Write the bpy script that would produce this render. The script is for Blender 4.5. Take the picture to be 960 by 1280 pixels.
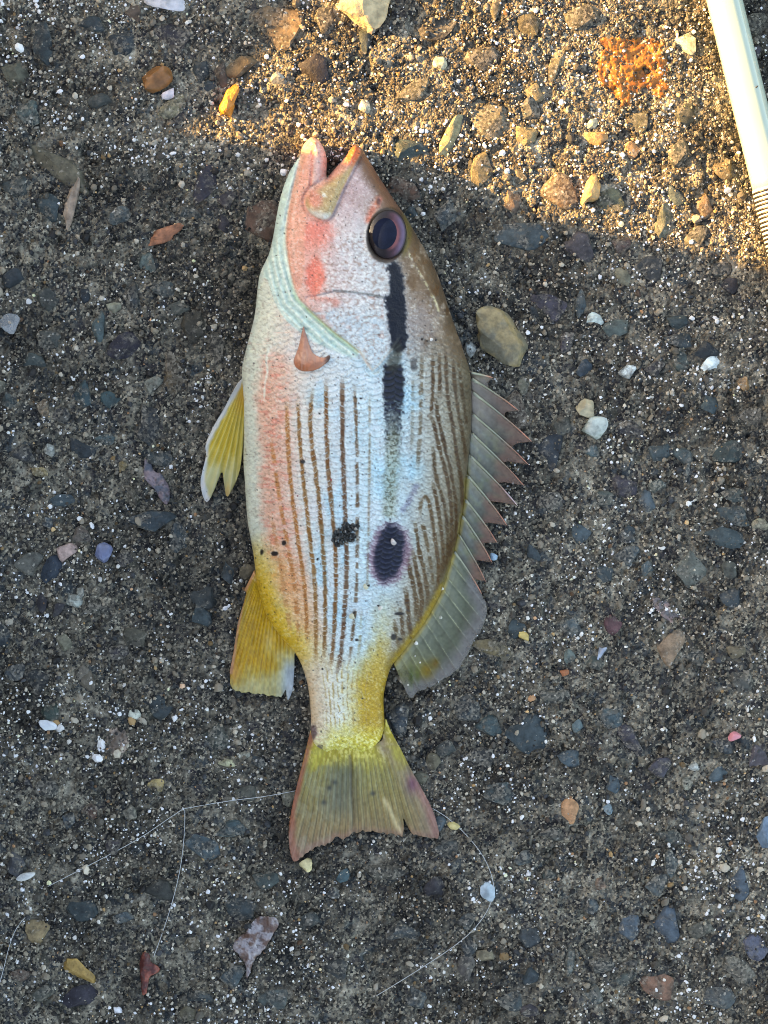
import bpy, bmesh, math, random
import numpy as np
from mathutils import Vector

for o in list(bpy.data.objects):
    bpy.data.objects.remove(o)
SC = bpy.context.scene
COL = SC.collection
R = math.radians
random.seed(7)
RNG = np.random.default_rng(11)

# ------------------------------------------------------------------ camera, sky, sun, exposure
H = 0.60                          # camera height above the concrete (m)
S = 0.28444 / 1280.0              # metres per photo pixel on the ground
cam_d = bpy.data.cameras.new('camera')
cam = bpy.data.objects.new('camera', cam_d)
COL.objects.link(cam)
cam.location = (0, 0, H)
cam_d.sensor_fit = 'VERTICAL'
cam_d.sensor_height = 24
cam_d.lens = 24 * H / 0.28444
cam_d.clip_start = 0.01
cam_d.clip_end = 50
SC.camera = cam

SUN_EL = 18.0
SUN_AZ = math.atan2(0.235, -1.0)   # the sun stands to the left, a little to the top
w = bpy.data.worlds.new('World')
SC.world = w
w.use_nodes = True
wn = w.node_tree
sky = wn.nodes.new('ShaderNodeTexSky')
sky.sky_type = 'NISHITA'
sky.sun_disc = False
sky.sun_elevation = R(SUN_EL)
sky.sun_rotation = math.pi / 2 - SUN_AZ
sky.air_density = 0.7
sky.dust_density = 1.6
sky.ozone_density = 0.6
bg = wn.nodes['Background']
bg.inputs['Strength'].default_value = 0.15
wn.links.new(sky.outputs[0], bg.inputs['Color'])

sl = bpy.data.lights.new('sun', 'SUN')
sl.energy = 5.0
sl.angle = R(0.55)
sl.color = (1.0, 0.63, 0.25)
sun = bpy.data.objects.new('sun', sl)
COL.objects.link(sun)
sd = Vector((math.cos(SUN_AZ) * math.cos(R(SUN_EL)), math.sin(SUN_AZ) * math.cos(R(SUN_EL)), math.sin(R(SUN_EL))))
sun.rotation_euler = sd.to_track_quat('Z', 'Y').to_euler()
sun.location = sd * 2

vs = SC.view_settings
vs.view_transform = 'Standard'
vs.look = 'None'
vs.gamma = 1
vs.exposure = 2.35
vs.use_curve_mapping = False
vs.use_white_balance = True          # camera balanced for the open shade
vs.white_balance_temperature = 8600
vs.white_balance_tint = 10
SC.cycles.max_bounces = 6
SC.cycles.transparent_max_bounces = 12
SC.cycles.use_denoising = True
SC.cycles.filter_width = 0.95        # crisp phone-camera pixels

# ------------------------------------------------------------------ helpers
def at(u, v, z=0.0):
    """point whose height is z, seen at photo pixel (u, v)"""
    k = S * (1 - z / H)
    return ((u - 480) * k, (640 - v) * k, z)

def srgb(c):
    c = np.asarray(c, float) / 255.0
    return np.where(c <= 0.04045, c / 12.92, ((c + 0.055) / 1.055) ** 2.4)

def lerp(a, b, m):
    return a + (b - a) * m

def sstep(a, b, x):
    t = np.clip((x - a) / (b - a), 0, 1)
    return t * t * (3 - 2 * t)

def hsh(ix, iy, seed):
    h = (ix.astype(np.int64) * 374761393 + iy.astype(np.int64) * 668265263 + seed * 974634777) & 0xFFFFFFFF
    h = ((h ^ (h >> 13)) * 1274126177) & 0xFFFFFFFF
    h = ((h ^ (h >> 16)) * 2246822519) & 0xFFFFFFFF
    return ((h ^ (h >> 15)) & 0xFFFFFF) / float(0xFFFFFF)

def vn(x, y, seed=0):
    ix, iy = np.floor(x), np.floor(y)
    fx, fy = x - ix, y - iy
    fx = fx * fx * fx * (fx * (fx * 6 - 15) + 10)
    fy = fy * fy * fy * (fy * (fy * 6 - 15) + 10)
    a, b = hsh(ix, iy, seed), hsh(ix + 1, iy, seed)
    c, d = hsh(ix, iy + 1, seed), hsh(ix + 1, iy + 1, seed)
    return lerp(lerp(a, b, fx), lerp(c, d, fx), fy)

def fbm(x, y, seed=0, oct=4, gain=0.5):
    s, a, n = 0, 1.0, 0
    for k in range(oct):
        s = s + a * (vn(x * 2 ** k + 17.3 * k, y * 2 ** k - 9.1 * k, seed + k) - 0.5)
        n += a
        a *= gain
    return s / n * 2            # about -1..1

def worley(x, y, seed=0):
    ix, iy = np.floor(x), np.floor(y)
    best = np.full(np.shape(x), 9.0)
    cid = np.zeros(np.shape(x))
    for dx in (-1, 0, 1):
        for dy in (-1, 0, 1):
            cx, cy = ix + dx, iy + dy
            px = cx + hsh(cx, cy, seed)
            py = cy + hsh(cx, cy, seed + 1)
            d = (px - x) ** 2 + (py - y) ** 2
            m = d < best
            best = np.where(m, d, best)
            cid = np.where(m, hsh(cx, cy, seed + 2), cid)
    return np.sqrt(best), cid

def seg_near(P, pts, closed=False):
    """distance and nearest point from points P (n,2) to a polyline"""
    pts = np.asarray(pts, float)
    A = pts if closed else pts[:-1]
    B = np.roll(pts, -1, 0) if closed else pts[1:]
    best = np.full(len(P), 1e18)
    near = np.zeros_like(P)
    for a, b in zip(A, B):
        ab = b - a
        t = np.clip(((P - a) @ ab) / max(ab @ ab, 1e-12), 0, 1)
        q = a + t[:, None] * ab
        d = ((P - q) ** 2).sum(1)
        m = d < best
        best[m] = d[m]
        near[m] = q[m]
    return np.sqrt(best), near

def inside(P, poly):
    poly = np.asarray(poly, float)
    x, y = P[:, 0], P[:, 1]
    r = np.zeros(len(P), bool)
    j = len(poly) - 1
    for i in range(len(poly)):
        xi, yi = poly[i]
        xj, yj = poly[j]
        if yi != yj:
            c = ((yi > y) != (yj > y)) & (x < (xj - xi) * (y - yi) / (yj - yi) + xi)
            r ^= c
        j = i
    return r

def sdist(P, poly):
    d, near = seg_near(P, poly, True)
    return np.where(inside(P, poly), d, -d), near

def smooth(pts, closed=True, it=2):
    """Chaikin corner cutting"""
    p = np.asarray(pts, float)
    for _ in range(it):
        a = p if closed else p[:-1]
        b = np.roll(p, -1, 0) if closed else p[1:]
        q = np.empty((2 * len(a), 2))
        q[0::2] = 0.75 * a + 0.25 * b
        q[1::2] = 0.25 * a + 0.75 * b
        if not closed:
            q = np.vstack([p[:1], q, p[-1:]])
        p = q
    return p

def link(name, me, mat=None, parent=None):
    o = bpy.data.objects.new(name, me)
    COL.objects.link(o)
    if mat:
        me.materials.append(mat)
    if parent:
        o.parent = parent
    return o

def tag(o, label=None, cat=None, group=None, kind=None):
    if label: o['label'] = label
    if cat: o['category'] = cat
    if group: o['group'] = group
    if kind: o['kind'] = kind
    return o

def np_mesh(name, V, F, smooth_shade=True, col=None, extra=None):
    """V (n,3); F (m,4) or (m,3) index arrays; col (n,3|4) linear colours"""
    me = bpy.data.meshes.new(name)
    F = np.asarray(F, np.int32)
    k = F.shape[1]
    me.vertices.add(len(V))
    me.vertices.foreach_set('co', np.asarray(V, np.float32).ravel())
    me.loops.add(F.size)
    me.loops.foreach_set('vertex_index', F.ravel())
    me.polygons.add(len(F))
    me.polygons.foreach_set('loop_start', np.arange(0, F.size, k, dtype=np.int32))
    me.polygons.foreach_set('loop_total', np.full(len(F), k, np.int32))
    me.update(calc_edges=True)
    me.validate()
    me.polygons.foreach_set('use_smooth', np.full(len(me.polygons), smooth_shade))
    if col is not None:
        a = me.color_attributes.new('col', 'FLOAT_COLOR', 'POINT')
        c = np.ones((len(V), 4), np.float32)
        c[:, :col.shape[1]] = col
        a.data.foreach_set('color', c.ravel())
    me.update()
    return me

def tube(name, pts, rad, sides=10, mat=None, parent=None, cap=True):
    """pts (n,3) metres, rad scalar or (n,)"""
    pts = np.asarray(pts, float)
    n = len(pts)
    rad = np.broadcast_to(rad, (n,))
    tan = np.gradient(pts, axis=0)
    tan /= np.linalg.norm(tan, axis=1)[:, None]
    V = []
    up = np.array([0, 0, 1.0])
    for i in range(n):
        a = np.cross(tan[i], up)
        a /= max(np.linalg.norm(a), 1e-9)
        b = np.cross(a, tan[i])
        for k in range(sides):
            th = 2 * math.pi * k / sides
            V.append(pts[i] + rad[i] * (math.cos(th) * a + math.sin(th) * b))
    F = []
    for i in range(n - 1):
        for k in range(sides):
            k2 = (k + 1) % sides
            F.append((i * sides + k, i * sides + k2, (i + 1) * sides + k2, (i + 1) * sides + k))
    me = bpy.data.meshes.new(name)
    faces = [tuple(f) for f in F]
    if cap:
        faces.append(tuple(range(sides))[::-1])
        faces.append(tuple((n - 1) * sides + k for k in range(sides)))
    me.from_pydata([tuple(p) for p in V], [], faces)
    for p in me.polygons:
        p.use_smooth = True
    me.update()
    return link(name, me, mat, parent)

# ---- materials
def new_mat(name):
    m = bpy.data.materials.new(name)
    m.use_nodes = True
    nt = m.node_tree
    return m, nt, nt.nodes['Principled BSDF']

def N(nt, typ, **kw):
    n = nt.nodes.new(typ)
    for k, v in kw.items():
        if k.startswith('i_'):
            n.inputs[k[2:].replace('_', ' ')].default_value = v
        else:
            setattr(n, k, v)
    return n

def L(nt, a, b):
    nt.links.new(a, b)

def ramp(nt, fac, stops, interp='LINEAR'):
    r = nt.nodes.new('ShaderNodeValToRGB')
    r.color_ramp.interpolation = interp
    e = r.color_ramp.elements
    while len(e) > 1:
        e.remove(e[-1])
    e[0].position = stops[0][0]
    e[0].color = (*stops[0][1], 1)
    for p, c in stops[1:]:
        x = e.new(p)
        x.color = (*c, 1)
    L(nt, fac, r.inputs[0])
    return r.outputs[0]

def mixc(nt, fac, a, b, blend='MIX'):
    m = nt.nodes.new('ShaderNodeMix')
    m.data_type = 'RGBA'
    m.blend_type = blend
    for sock, val in ((m.inputs[0], fac), (m.inputs[6], a), (m.inputs[7], b)):
        if hasattr(val, 'is_linked'):
            L(nt, val, sock)
        elif isinstance(val, (int, float)):
            sock.default_value = val
        else:
            sock.default_value = (*val, 1)
    return m.outputs[2]

def bump(nt, height, dist, strength=1.0, prev=None):
    b = nt.nodes.new('ShaderNodeBump')
    b.inputs['Distance'].default_value = dist
    b.inputs['Strength'].default_value = strength
    L(nt, height, b.inputs['Height'])
    if prev is not None:
        L(nt, prev, b.inputs['Normal'])
    return b.outputs[0]

def noise(nt, vec, scale, detail=4, rough=0.55):
    n = nt.nodes.new('ShaderNodeTexNoise')
    n.inputs['Scale'].default_value = scale
    n.inputs['Detail'].default_value = detail
    n.inputs['Roughness'].default_value = rough
    L(nt, vec, n.inputs['Vector'])
    return n.outputs['Fac']

def voro(nt, vec, scale, feature='F1'):
    n = nt.nodes.new('ShaderNodeTexVoronoi')
    n.feature = feature
    n.inputs['Scale'].default_value = scale
    L(nt, vec, n.inputs['Vector'])
    return n

def ground_material():
    m, nt, b = new_mat('worn_concrete')
    geo = nt.nodes.new('ShaderNodeNewGeometry')
    pos = geo.outputs['Position']
    warp = N(nt, 'ShaderNodeTexNoise')
    warp.inputs['Scale'].default_value = 180
    L(nt, pos, warp.inputs['Vector'])
    wv = N(nt, 'ShaderNodeVectorMath', operation='MULTIPLY_ADD')
    L(nt, warp.outputs['Color'], wv.inputs[0])
    wv.inputs[1].default_value = (0.003, 0.003, 0.003)
    L(nt, pos, wv.inputs[2])
    p = wv.outputs[0]
    matrix = ramp(nt, noise(nt, pos, 62, 8, 0.72), [(0.36, (0.014, 0.013, 0.013)), (0.45, (0.07, 0.063, 0.052)), (0.53, (0.22, 0.195, 0.150)), (0.64, (0.40, 0.355, 0.28))])
    agg = voro(nt, p, 330)
    aggc = ramp(nt, agg.outputs['Color'], [(0.0, (0.022, 0.026, 0.030)), (0.25, (0.040, 0.050, 0.056)), (0.42, (0.062, 0.060, 0.048)), (0.55, (0.030, 0.028, 0.032)), (0.72, (0.10, 0.078, 0.055)), (0.86, (0.055, 0.066, 0.068)), (0.97, (0.24, 0.21, 0.16))], 'CONSTANT')
    am = ramp(nt, noise(nt, pos, 130, 3), [(0.44, (0, 0, 0)), (0.54, (1, 1, 1))])
    c = mixc(nt, am, matrix, aggc)
    fine = voro(nt, pos, 1500)
    finec = ramp(nt, fine.outputs['Color'], [(0.0, (0.008, 0.008, 0.008)), (0.34, (0.050, 0.045, 0.037)), (0.58, (0.15, 0.13, 0.096)), (0.80, (0.30, 0.26, 0.195)), (0.92, (0.68, 0.65, 0.58))], 'CONSTANT')
    fm = ramp(nt, noise(nt, pos, 240, 5, 0.7), [(0.38, (0.25, 0.25, 0.25)), (0.58, (0.9, 0.9, 0.9))])
    c = mixc(nt, fm, c, finec)
    # dark damp blotches and rust
    damp = ramp(nt, noise(nt, pos, 24, 5, 0.6), [(0.38, (0.70, 0.70, 0.69)), (0.56, (1.75, 1.77, 1.72))])
    c = mixc(nt, 1.0, c, damp, 'MULTIPLY')
    L(nt, c, b.inputs['Base Color'])
    rr = ramp(nt, noise(nt, pos, 300, 3), [(0.35, (0.42, 0.42, 0.42)), (0.65, (0.85, 0.85, 0.85))])
    L(nt, rr, b.inputs['Roughness'])
    b.inputs['Specular IOR Level'].default_value = 0.18
    n1 = bump(nt, fine.outputs['Distance'], -0.0004, 1.0)
    n2 = bump(nt, noise(nt, pos, 2600, 3), 0.0003, 0.6, n1)
    L(nt, n2, b.inputs['Normal'])
    return m

def stone_material():
    """embedded stones: colour from the object, thin mottling, cement film and specks"""
    m, nt, b = new_mat('embedded_stone')
    oi = nt.nodes.new('ShaderNodeObjectInfo')
    geo = nt.nodes.new('ShaderNodeNewGeometry')
    pos = geo.outputs['Position']
    var = ramp(nt, noise(nt, pos, 420, 5, 0.65), [(0.32, (0.55, 0.55, 0.55)), (0.66, (1.5, 1.5, 1.5))])
    c = mixc(nt, 1.0, oi.outputs['Color'], var, 'MULTIPLY')
    sp = voro(nt, pos, 1700)
    spm = ramp(nt, sp.outputs['Color'], [(0.0, (0, 0, 0)), (0.86, (0.7, 0.7, 0.7)), (0.95, (1, 1, 1))], 'CONSTANT')
    fsh = N(nt, 'ShaderNodeMath', operation='MULTIPLY_ADD')
    L(nt, oi.outputs['Random'], fsh.inputs[0])
    fsh.inputs[1].default_value = 0.24
    L(nt, noise(nt, pos, 260, 6, 0.7), fsh.inputs[2])
    film = ramp(nt, fsh.outputs[0], [(0.56, (0, 0, 0)), (0.70, (0.75, 0.75, 0.75))])
    filmc = ramp(nt, sp.outputs['Color'], [(0.0, (0.03, 0.029, 0.026)), (0.35, (0.12, 0.108, 0.085)), (0.65, (0.26, 0.23, 0.18)), (0.9, (0.55, 0.52, 0.46))], 'CONSTANT')
    c = mixc(nt, film, c, filmc)
    grit = N(nt, 'ShaderNodeMath', operation='MULTIPLY')
    L(nt, spm, grit.inputs[0])
    gm = ramp(nt, noise(nt, pos, 600, 2), [(0.52, (0, 0, 0)), (0.6, (0.7, 0.7, 0.7))])
    L(nt, gm, grit.inputs[1])
    c = mixc(nt, grit.outputs[0], c, (0.5, 0.46, 0.38))
    L(nt, c, b.inputs['Base Color'])
    b.inputs['Roughness'].default_value = 0.55
    b.inputs['Specular IOR Level'].default_value = 0.28
    n1 = bump(nt, noise(nt, pos, 900, 6, 0.7), 0.0006, 0.7)
    L(nt, n1, b.inputs['Normal'])
    return m

def grain_material():
    m, nt, b = new_mat('sand_grain')
    a = N(nt, 'ShaderNodeAttribute', attribute_type='INSTANCER', attribute_name='gcol')
    L(nt, a.outputs['Color'], b.inputs['Base Color'])
    b.inputs['Roughness'].default_value = 0.45
    b.inputs['Specular IOR Level'].default_value = 0.25
    return m

def vc_material(name, rough=0.4, coat=0.0, sss=0.0, bscale=2500, bdist=0.0001, alpha=False, bstr=0.5, spec=0.4):
    m, nt, b = new_mat(name)
    a = N(nt, 'ShaderNodeVertexColor', layer_name='col')
    geo = nt.nodes.new('ShaderNodeNewGeometry')
    L(nt, a.outputs['Color'], b.inputs['Base Color'])
    b.inputs['Roughness'].default_value = rough
    b.inputs['Specular IOR Level'].default_value = spec
    b.inputs['Coat Weight'].default_value = coat
    b.inputs['Coat Roughness'].default_value = 0.12
    if sss:
        b.inputs['Subsurface Weight'].default_value = sss
        b.inputs['Subsurface Radius'].default_value = (1.0, 0.5, 0.35)
        b.inputs['Subsurface Scale'].default_value = 0.0012
    L(nt, bump(nt, noise(nt, geo.outputs['Position'], bscale, 3), bdist, bstr), b.inputs['Normal'])
    if alpha:
        L(nt, a.outputs['Alpha'], b.inputs['Alpha'])
    return m

def plain_material(name, colr, rough=0.5, bscale=0, bdist=0.0003, var=0.35, vscale=400, trans=0.0, alpha=1.0, coat=0.0, col2=None):
    m, nt, b = new_mat(name)
    geo = nt.nodes.new('ShaderNodeNewGeometry')
    pos = geo.outputs['Position']
    f = ramp(nt, noise(nt, pos, vscale, 4), [(0.3, (1 - var,) * 3), (0.7, (1 + var,) * 3)])
    base = tuple(colr)
    if col2 is not None:
        base = mixc(nt, ramp(nt, noise(nt, pos, 170, 5, .6), [(.42, (0, 0, 0)), (.58, (1, 1, 1))]), tuple(colr), tuple(col2))
    c = mixc(nt, 1.0, base, f, 'MULTIPLY')
    L(nt, c, b.inputs['Base Color'])
    b.inputs['Roughness'].default_value = rough
    b.inputs['Transmission Weight'].default_value = trans
    b.inputs['Alpha'].default_value = alpha
    b.inputs['Coat Weight'].default_value = coat
    if bscale:
        L(nt, bump(nt, noise(nt, pos, bscale, 4), bdist, 0.8), b.inputs['Normal'])
    return m

M_GROUND = ground_material()
M_STONE = stone_material()
M_GRAIN = grain_material()

# ------------------------------------------------------------------ the concrete
def gh(x, y):
    """height of the concrete (m) at metres x, y"""
    X, Y = np.asarray(x, float) * 1000, np.asarray(y, float) * 1000    # mm
    h = 0.85 * fbm(X / 26, Y / 26, 3, 3)
    m = fbm(X / 6.5, Y / 6.5, 21, 4, 0.6)
    h = h + 0.85 * m
    wx = X + 0.9 * fbm(X / 2.2, Y / 2.2, 61, 2)
    wy = Y + 0.9 * fbm(X / 2.2, Y / 2.2, 62, 2)
    d, c = worley(wx / 2.6, wy / 2.6, 41)
    h = h + 0.72 * (np.sqrt(np.clip(1 - d * d * 1.3, 0, 1)) - 0.6) * (0.35 + 0.9 * c)
    d2, c2 = worley(X / 1.05, Y / 1.05, 51)
    h = h + 0.38 * (np.sqrt(np.clip(1 - d2 * d2 * 1.2, 0, 1)) - 0.6) * (0.3 + c2)
    # pits
    pm = sstep(0.30, 0.62, fbm(X / 4.2 + 40, Y / 4.2, 77, 3))
    h = h - 1.1 * pm
    return (h - 0.15) / 1000

def axis(half_in, step, half_out):
    a = list(np.arange(0, half_in, step))
    x, s = a[-1], step
    while x < half_out:
        s *= 1.22
        x += s
        a.append(x)
    a = np.array(a)
    return np.concatenate([-a[:0:-1], a])

gx = axis(0.122, 0.00044, 0.9)
gy = axis(0.158, 0.00044, 0.9)
GX, GY = np.meshgrid(gx, gy)
GZ = gh(GX.ravel(), GY.ravel())
GV = V = np.stack([GX.ravel(), GY.ravel(), GZ], 1)
nx, ny = len(gx), len(gy)
ii = (np.arange(ny - 1)[:, None] * nx + np.arange(nx - 1)[None, :]).ravel()
F = np.stack([ii, ii + 1, ii + nx + 1, ii + nx], 1)
ground = link('ground', np_mesh('ground', V, F), M_GROUND)
tag(ground, 'worn dark concrete with exposed stones and pale sand grains', 'ground', kind='structure')

# block added up-sun, outside the frame, shaped to throw the shade: tall part, then a low stepped part
def shade_block():
    prof = [(-0.60, 0.0), (-0.60, 0.17), (0.1615, 0.165), (0.1640, 0.0520), (0.1738, 0.0545), (0.2085, 0.0575), (0.26, 0.078), (0.34, 0.115), (0.60, 0.14), (0.60, 0.0)]
    ys, zs = [], []
    for (a, b) in zip(prof[:-1], prof[1:]):
        m = max(1, int(math.dist(a, b) / 0.006))
        for i in range(m):
            ys.append(a[0] + (b[0] - a[0]) * i / m); zs.append(a[1] + (b[1] - a[1]) * i / m)
    ys.append(prof[-1][0]); zs.append(prof[-1][1])
    ys, zs = np.array(ys), np.array(zs) * math.tan(R(SUN_EL)) / math.tan(R(11))
    V, F = [], []
    xs = np.linspace(-0.30, -0.42, 14)
    for x in xs:
        jz = 0.0035 * fbm(ys * 70, zs * 70 + x * 50, 601, 3) * (zs > 0.002)
        jy = 0.0030 * fbm(ys * 60 + 9, zs * 60 + x * 50, 602, 3) * (zs > 0.002)
        for y, z, a, b in zip(ys, zs, jy, jz):
            V.append((x, y + a, z + b - 0.004))
    n = len(ys)
    for i in range(len(xs) - 1):
        for j in range(n - 1):
            F.append((i * n + j, (i + 1) * n + j, (i + 1) * n + j + 1, i * n + j + 1))
    me = bpy.data.meshes.new('shade_block')
    me.from_pydata(V, [], F + [tuple(range(n)), tuple(range((len(xs) - 1) * n, len(xs) * n))[::-1]])
    me.update()
    o = link('shade_block', me, M_GROUND)
    return tag(o, 'unseen concrete block added left of the frame to cast the shade', 'shade_block', kind='structure')
shade_block()

# ------------------------------------------------------------------ fish outline (photo pixels)
OUT = [(388,170),(378,182),(375,195),(365,208),(356,228),(350,248),(345,273),(342,293),(338,312),(334,323),(325,340),(322,358),(319,393),(312,420),
       (304,450),(302,465),(303,480),(305,500),(305,540),(304,580),(306,600),(307,622),(309,650),(314,677),(318,700),(321,730),
       (327,753),(335,775),(350,795),(366,813),(374,824),(381,842),(386,862),(388,885),(389,900),(388,915),
       (392,932),(400,938),(408,946),(416,941),(424,948),(432,942),(437,951),(444,944),(453,949),(460,941),(469,934),(478,922),(481,905),(480,890),(479,872),(482,855),(488,835),(493,828),
       (502,818),(515,801),(528,784),(538,767),(552,740),(558,722),(565,697),(570,680),(574,663),(578,642),(581,622),(583,597),(585,580),(587,565),(589,540),(590,507),(589,468),
       (585,455),(578,433),(568,407),(557,372),(547,342),(537,322),(522,296),(507,270),(494,252),(483,235),(473,220),(463,203),(456,192),(452,185),(445,180),
       (439,184),(432,196),(422,207),(414,216),(408,224),(408,213),(409,198),(405,185),(398,174)]
OUT_S = smooth(OUT, True, 2)
# left and right limits of the trunk by row (mouth closed over)
LV = np.array([165,182,195,208,228,248,273,293,323,340,358,393,420,450,480,540,600,650,677,700,730,753,775,795,813,824,842,862,885,915,950], float)
LU = np.array([384,378,374,365,356,350,345,342,334,325,322,319,312,304,303,304,306,309,314,318,321,327,335,350,366,374,381,386,388,388,388], float)
RV = np.array([165,180,192,203,220,235,252,270,296,322,342,372,407,433,455,468,507,540,565,597,622,642,663,680,697,722,740,767,784,801,818,835,855,872,905,950], float)
RU = np.array([446,450,456,463,473,483,494,507,522,537,547,557,568,578,585,589,590,589,587,583,581,578,574,570,565,558,552,538,528,515,502,488,482,479,481,481], float)
ZV = np.array([160,180,230,300,400,520,650,750,830,900,955], float)
ZM = np.array([6.5,7.0,8.0,9.0,10.0,10.0,9.0,7.0,4.8,3.6,2.2], float)
ZT = np.array([9.5,11.5,16.0,20.5,24.0,25.5,23.0,17.0,11.0,7.4,4.6], float)

def rows(v):
    return np.interp(v, LV, LU), np.interp(v, RV, RU), np.interp(v, ZV, ZM), np.interp(v, ZV, ZT)

MAX = smooth([(453,188),(443,205),(435,223),(428,236),(423,249),(418,261),(413,271),(406,276),(394,271),(384,263),(381,250),(386,239),(397,232),(407,223),(422,206),(434,191),(443,181)])
CHIN = smooth([(375,195),(371,210),(367,228),(362,250),(358,270),(355,293),(357,305),(360,330),(364,350),(371,372),(383,384),(400,400),(417,415),(433,427),(450,440),(443,449),(430,443),(407,434),(393,428),(375,415),(360,403),(348,387),(340,367),(334,345),(318,350),(330,310),(338,290),(340,270),(346,245),(352,225),(362,205)])
GILL = [(355,293),(360,330),(364,350),(371,372),(383,384),(400,400),(417,415),(433,427),(450,440),(458,453),(465,463),(474,456),(482,446),(490,437),(500,425)]
GILL_OUT = [(334,340),(340,367),(348,387),(360,403),(375,415),(393,427),(407,433),(430,443),(443,449),(458,456),(465,464)]
COVER = smooth([(388,165),(355,293),(360,330),(364,350),(371,372),(383,384),(400,400),(417,415),(433,427),(450,440),(458,453),(465,464),(474,456),(482,446),(494,434),(515,428),(560,425),(620,425),(560,250),(450,150)], True, 1)
EYE_C, EYE_R = np.array([484.0, 294.0]), np.array([23.2, 31.0])

def eye_d(P):
    a = R(-8)
    q = P - EYE_C
    q = np.stack([q[:, 0] * math.cos(a) - q[:, 1] * math.sin(a), q[:, 0] * math.sin(a) + q[:, 1] * math.cos(a)], 1)
    return np.sqrt(((q / EYE_R) ** 2).sum(1))

def scale_coord(P):
    u, v = P[:, 0], P[:, 1]
    l, r, _, _ = rows(v)
    t = np.clip((u - (l + r) / 2) / ((r - l) / 2), -0.999, 0.999)
    ph = np.arcsin(t)
    a = ph / math.pi * 25 + 0.35 * np.sin(v / 60.0)
    pitch = np.array([8.2, 7.6, 6.6, 5.6, 4.8, 4.4])
    vv = np.array([400, 500, 650, 780, 860, 950])
    vg = np.arange(150, 980)
    rr = np.cumsum(1 / np.interp(vg, vv, pitch))
    r_ = np.interp(v, vg, rr)
    ia = np.floor(a)
    fa = a - ia
    f = r_ + 0.5 * (ia % 2) + 0.42 * (2 * fa - 1) ** 2 + 0.12 * (vn(u / 14, v / 14, 5) - 0.5)
    return t, a, fa, f - np.floor(f), np.floor(f) + 57 * ia

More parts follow.
